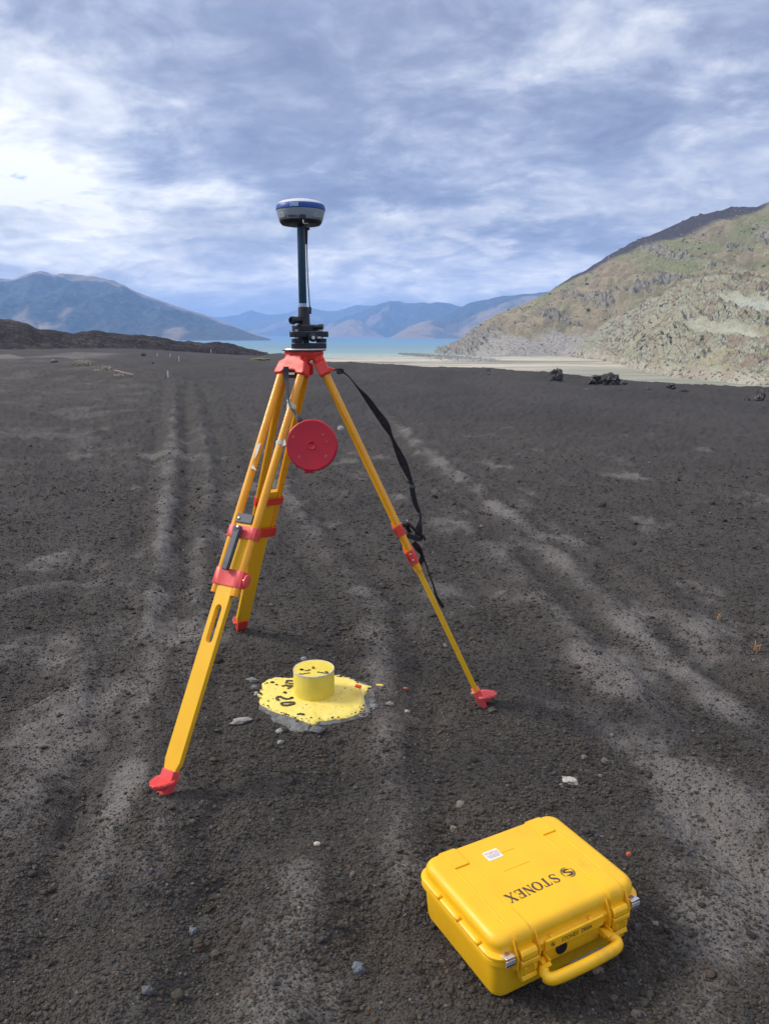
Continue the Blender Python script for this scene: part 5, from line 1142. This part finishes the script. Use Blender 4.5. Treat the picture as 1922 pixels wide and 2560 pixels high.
BOULD = [  # u, v(base), width px, height px, label
    (1202, 823, 30, 26, 'jagged black lava boulder standing alone at the plateau edge'),
    (1286, 829, 34, 18, 'low dark lava boulder at the left of the pair on the skyline'),
    (1318, 832, 38, 24, 'broad jagged lava boulder at the right of the pair on the skyline'),
    (1348, 831, 16, 8, 'small rounded boulder just right of the paired lava boulders'),
    (1640, 866, 22, 22, 'upright dark lava boulder at the far right edge'),
    (1612, 866, 14, 7, 'small low lava rock beside the far right boulder'),
    (1448, 841, 22, 10, 'flat broken lava rock on the rim between the pair and the right edge'),
    (1478, 846, 16, 6, 'thin dark lava slab right of the flat broken rock'),
    (1400, 842, 12, 5, 'little dark stone in front of the plateau rim'),
    (1203, 806, 10, 5, 'tiny dark stone on the rim behind the lone boulder'),
    (1054, 803, 12, 7, 'small dark rock on the rim where the beach shows behind'),
    (1056, 812, 10, 5, 'small dark rock just below the rim, left of the lone boulder'),
    (310, 769, 12, 8, 'dark boulder on the far left flat before the ridge'),
    (330, 786, 5, 3.5, 'small stone on the far left flat below the dark boulder'),
    (118, 783, 16, 7, 'grey boulder half buried in the left bank'),
    (1268, 844, 9, 3, 'pale flat stone below the lone lava boulder'),
]
for i, (u, v, wp, hp_, lab) in enumerate(BOULD):
    lo, hi = 6.0, 300.0      # march along the sight line to the ground
    rr_ = ray(u, v); best = None; prevd = None
    for dist in np.geomspace(6, 300, 400):
        q_ = rr_ * (dist / math.hypot(rr_[0], rr_[1])); zz = EYE + q_[2]; g_ = float(ground_z(np.array([q_[0]]), np.array([q_[1]]))[0])
        if zz <= g_: best = (q_[0], q_[1], g_, dist); break
    if best is None: p = P(u, v); best = (p.x, p.y, 0, math.hypot(p.x, p.y))
    px2 = best[3] * SU / FOC; bm = rock_mesh(60 + i, wp / 2.35 * px2, wp / 2.8 * px2, hp_ * .54 * px2, 4 if wp > 18 else 3, .5, 1.5, .8)
    o = obj('boulder' if wp > 15 else 'rock', bm, mat('stone_grey', (.2, .2, .2)) if 'grey boulder' in lab or 'pale' in lab else LAVA, None, smooth=22)
    o.location = (best[0], best[1], best[2] + hp_ * .36 * px2); o.rotation_euler = (0, 0, i * 1.3); props(o, lab, 'boulder' if wp > 15 else 'rock')

def hit(u, v):
    rr_ = ray(u, v)
    for dist in np.geomspace(3, 320, 900):
        q_ = rr_ * (dist / math.hypot(rr_[0], rr_[1])); g_ = float(ground_z(np.array([q_[0]]), np.array([q_[1]]))[0])
        if EYE + q_[2] <= g_: return Vector((q_[0], q_[1], g_)), dist
    p = P(u, v); return p, p.length
# dry grass tufts on the right
DRY = mat('dry_stalk', (.40, .20, .09), .8, col2=(.48, .34, .18), vscale=30)
for u, v, n_s, hpx, lab in ((1550, 1333, 7, 22, 'short tuft of dry reddish stalks standing right of the tyre ruts'), (1632, 1396, 16, 26, 'spreading tuft of dry orange stalks close to the right edge')):
    p = P(u, v); p.z = gh(p.x, p.y); px2 = SU / FOC * math.hypot(p.y, EYE); bm = bmesh.new(); rr2 = random.Random(int(u))
    for k_ in range(n_s):
        a = rr2.uniform(0, 6.28); l_ = hpx * px2 * rr2.uniform(.5, 1); ln = rr2.uniform(.05, .55); b0 = Vector((rr2.gauss(0, .012), rr2.gauss(0, .012), -.005))
        tube(bm, [b0, b0 + Vector((math.cos(a) * l_ * ln * .4, math.sin(a) * l_ * ln * .4, l_ * .6)), b0 + Vector((math.cos(a) * l_ * ln, math.sin(a) * l_ * ln, l_ * (1 - ln * .45)))], [.0022, .0016, .0007], 5)
    o = obj('dry_grass_tuft', bm, DRY); o.location = p; props(o, lab, 'dry plant')
# bleached brushwood on the left bank
BLE = mat('bleached_wood', (.44, .40, .31), .85, col2=(.30, .26, .19), vscale=20)
for u, v, wpx, hpx, n_s, lab in ((178, 789, 36, 14, 60, 'low thicket of bleached dry brushwood on the left bank'), (226, 799, 22, 12, 26, 'curled bleached branches right of the low dry thicket'), (212, 803, 18, 6, 12, 'few pale twigs lying below the dry thicket'), (256, 813, 18, 8, 14, 'tangle of pale twigs beside the pinkish plank')):
    p, d_ = hit(u, v); px2 = d_ * SU / FOC; bm = bmesh.new(); rr2 = random.Random(int(u))
    for k_ in range(n_s):
        a = rr2.uniform(0, 6.28); x0 = rr2.uniform(-.5, .5) * wpx * px2; y0 = rr2.uniform(-.3, .3) * wpx * px2; l_ = hpx * px2 * rr2.uniform(.4, .9); ln = rr2.uniform(.2, 1.2)
        b0 = Vector((x0, y0, 0)); tube(bm, [b0, b0 + Vector((math.cos(a) * l_ * ln * .5, math.sin(a) * l_ * ln * .5, l_ * .55)), b0 + Vector((math.cos(a + .6) * l_ * ln, math.sin(a + .6) * l_ * ln, l_ * (1.1 - ln * .4)))], [.016, .012, .006], 5)
    o = obj('dry_brush', bm, BLE); o.location = p; props(o, lab, 'dry plant')
p, d_ = hit(268, 812); bm = bmesh.new(); box(bm, (0, 0, .08), (.55, .10, .035), Matrix.Rotation(R(14), 3, 'Y')); o = obj('plank', bm, mat('pinkish_plank', (.55, .38, .33), .7, col2=(.42, .3, .26), vscale=12), bevel=.006); o.location = p; props(o, 'pale pinkish plank lying across the twigs on the left bank', 'plank')
# marker stakes on the far flat
for u, v, hp_, lab in ((340, 770, 6, 'short pale stake standing right of the dark boulder on the flat'), (368, 771, 6, 'thin pale stake in the middle of the row on the flat'), (387, 782, 12, 'tallest white stake of those on the far left flat'), (363, 814, 11, 'pale stake standing nearest to the wheel tracks'), (456, 760, 5, 'small pale stake nearest to the hillock by the lake')):
    p, d_ = hit(u, v); px2 = d_ * SU / FOC; bm = bmesh.new(); hh_ = hp_ * px2; wq = max(.03, 1.1 * px2)
    box(bm, (0, 0, hh_ / 2 - .05), (wq, wq, hh_ + .1)); prism(bm, [(-wq / 2, hh_), (wq / 2, hh_), (0, hh_ + wq * .7)], lambda x, y, t_: Vector((x, t_, y)), -wq / 2, wq / 2)
    o = obj('marker_stake', bm, WHITE, bevel=.004); o.location = p; props(o, lab, 'stake')
# open shelter by the lake
p, d_ = hit(568, 768); px2 = d_ * SU / FOC
hut = thing('lake_shelter', 'small open wooden shelter with a pale roof beside the lakeside mound', 'shelter', p, R(8)); hw_, hh_ = 9 * px2, 9.5 * px2
WD = mat('weathered_timber', (.22, .20, .17), .9, col2=(.12, .10, .09), vscale=3)
for x in (-1, -.33, .33, 1):
    for y in (-1, 1):
        bm = bmesh.new(); box(bm, (x * hw_, y * hw_ * .5, hh_ * .35), (.22, .22, hh_ * .9)); obj('post', bm, WD, hut)
for z_, y in ((.25, -1), (.68, -1), (.25, 1)):
    bm = bmesh.new(); box(bm, (0, y * hw_ * .5 - .16, z_ * hh_), (2 * hw_, .1, .18)); obj('rail', bm, WD, hut)
bm = bmesh.new(); x0 = -.1; prism(bm, [(-1.1 * hw_, hh_ * .80), (-.5 * hw_, hh_ * 1.22), (.35 * hw_, hh_ * .82), (.35 * hw_, hh_ * .76), (-.5 * hw_, hh_ * 1.14), (-1.1 * hw_, hh_ * .74)], lambda x, y, t_: Vector((x, t_, y)), -hw_ * .7, hw_ * .7); obj('roof', bm, mat('pale_sheet_roof', (.62, .60, .55), .7), hut)
# green mossy hummock in front of it
p, d_ = hit(560, 778); px2 = d_ * SU / FOC; bm = rock_mesh(9, 21 * px2, 14 * px2, 5 * px2, 4, .25, 1.4, .35); o = obj('grassy_hummock', bm, mat('olive_turf', (.12, .13, .06), .95, col2=(.19, .18, .10), vscale=1.2, bump=1, bscale=8)); o.location = p; props(o, 'low olive green hummock on the dark flat in front of the shelter', 'hummock')

# ------------------------------------------------------------------ rubble too fine to count: shore bar and foot of the hills
def rubble(name, pts, lab, m_):
    base = []
    for i in range(5):
        b_ = rock_mesh(i + 200, 1, .85, .7, 1, .6, 1.5); base.append((np.array([v.co[:] for v in b_.verts]), np.array([[v.index for v in f.verts] for f in b_.faces]))); b_.free()
    vs, fs, off = [], [], 0
    for (x, y, z, s) in pts:
        bv, bf = base[rng.integers(0, 5)]; a = rng.uniform(0, 6.28); ca_, sa_ = math.cos(a), math.sin(a)
        q_ = bv @ np.array([[ca_, sa_, 0], [-sa_, ca_, 0], [0, 0, 1]]) * s + [x, y, z]; vs.append(q_); fs.append(bf + off); off += len(bv)
    vs = np.concatenate(vs); fs = np.concatenate(fs); me = bpy.data.meshes.new(name); me.vertices.add(len(vs)); me.vertices.foreach_set('co', vs.astype(np.float32).ravel())
    me.loops.add(fs.size); me.loops.foreach_set('vertex_index', fs.astype(np.int32).ravel()); me.polygons.add(len(fs)); me.polygons.foreach_set('loop_start', np.arange(0, fs.size, 3, dtype=np.int32)); me.update(calc_edges=True)
    me.materials.append(m_); o = bpy.data.objects.new(name, me); COL.objects.link(o); props(o, lab, name.replace('_', ' '), kind='stuff')
def beach_z(x, y): return LZ + .35
pts = []
cl = [(875, 765), (930, 769), (985, 773), (1040, 778), (1100, 783)]
for k_ in range(1500):
    f = rng.uniform(0, 1); u = 860 + 250 * f; v = 763.5 + 19 * f + rng.normal(0, .7 + 2.4 * math.sin(math.pi * min(1, f * 1.0)) ** 1.0) ; p = P(u, v, LZ + .3)
    pts.append((p.x, p.y, LZ + .35, rng.uniform(.35, 1.1)))
rubble('shore_rubble', pts, 'bar of loose grey rocks on the dry lake bed beside the water', mat('shore_rock', (.20, .19, .17), .95, col2=(.34, .32, .28), vscale=.5))

def verts_of(o, cond, n_):
    me = o.data; co = np.zeros(len(me.vertices) * 3, np.float32); me.vertices.foreach_get('co', co); co = co.reshape(-1, 3)
    at_ = {}
    for a in me.attributes:
        if a.data_type == 'FLOAT' and a.domain == 'POINT':
            v = np.zeros(len(me.vertices), np.float32); a.data.foreach_get('value', v); at_[a.name] = v
    ok = np.where(cond(co, at_))[0]; az_ = np.degrees(np.arctan2(co[ok, 0], co[ok, 1])); ok = ok[(az_ < 34)]
    return co[rng.choice(ok, min(n_, len(ok)), replace=False)]
q = verts_of(tall_, lambda c, a: (a['ring'] > .6) & (c[:, 2] > LZ), 1300)
rubble('shore_scree', [(x, y, z, s_) for (x, y, z), s_ in zip(q, .35 + rng.exponential(.35, len(q)))], 'loose pale rocks strewn over the bleached foot of the tall hill', mat('scree_rock', (.34, .31, .26), .95, col2=(.17, .155, .13), vscale=.4))
q = verts_of(spur_, lambda c, a: (a['rock'] < .5) & (c[:, 2] > LZ) & (c[:, 2] < -8), 900)
rubble('fallen_rocks', [(x, y, z, s_) for (x, y, z), s_ in zip(q, .25 + rng.exponential(.30, len(q)))], 'fallen rocks along the foot of the rocky spur', mat('ochre_rock', (.32, .27, .19), .95, col2=(.16, .13, .10), vscale=.5))
q = verts_of(tall_, lambda c, a: (a['ring'] < .3) & (a['cap'] < .4), 2200)
rubble('hillside_stones', [(x, y, z, s_) for (x, y, z), s_ in zip(q[:1100], .35 + rng.exponential(.40, 1100))], 'scattered stones and small outcrops on the slope of the tall hill', mat('slope_rock', (.36, .32, .25), .95, col2=(.20, .18, .14), vscale=.4))
rubble('hillside_scrub', [(x, y, z, s_) for (x, y, z), s_ in zip(q[1100:], .5 + rng.exponential(.45, 1100))], 'scattered low green shrubs on the slope of the tall hill', mat('scrub', (.07, .095, .035), .95, col2=(.12, .13, .06), vscale=.6))
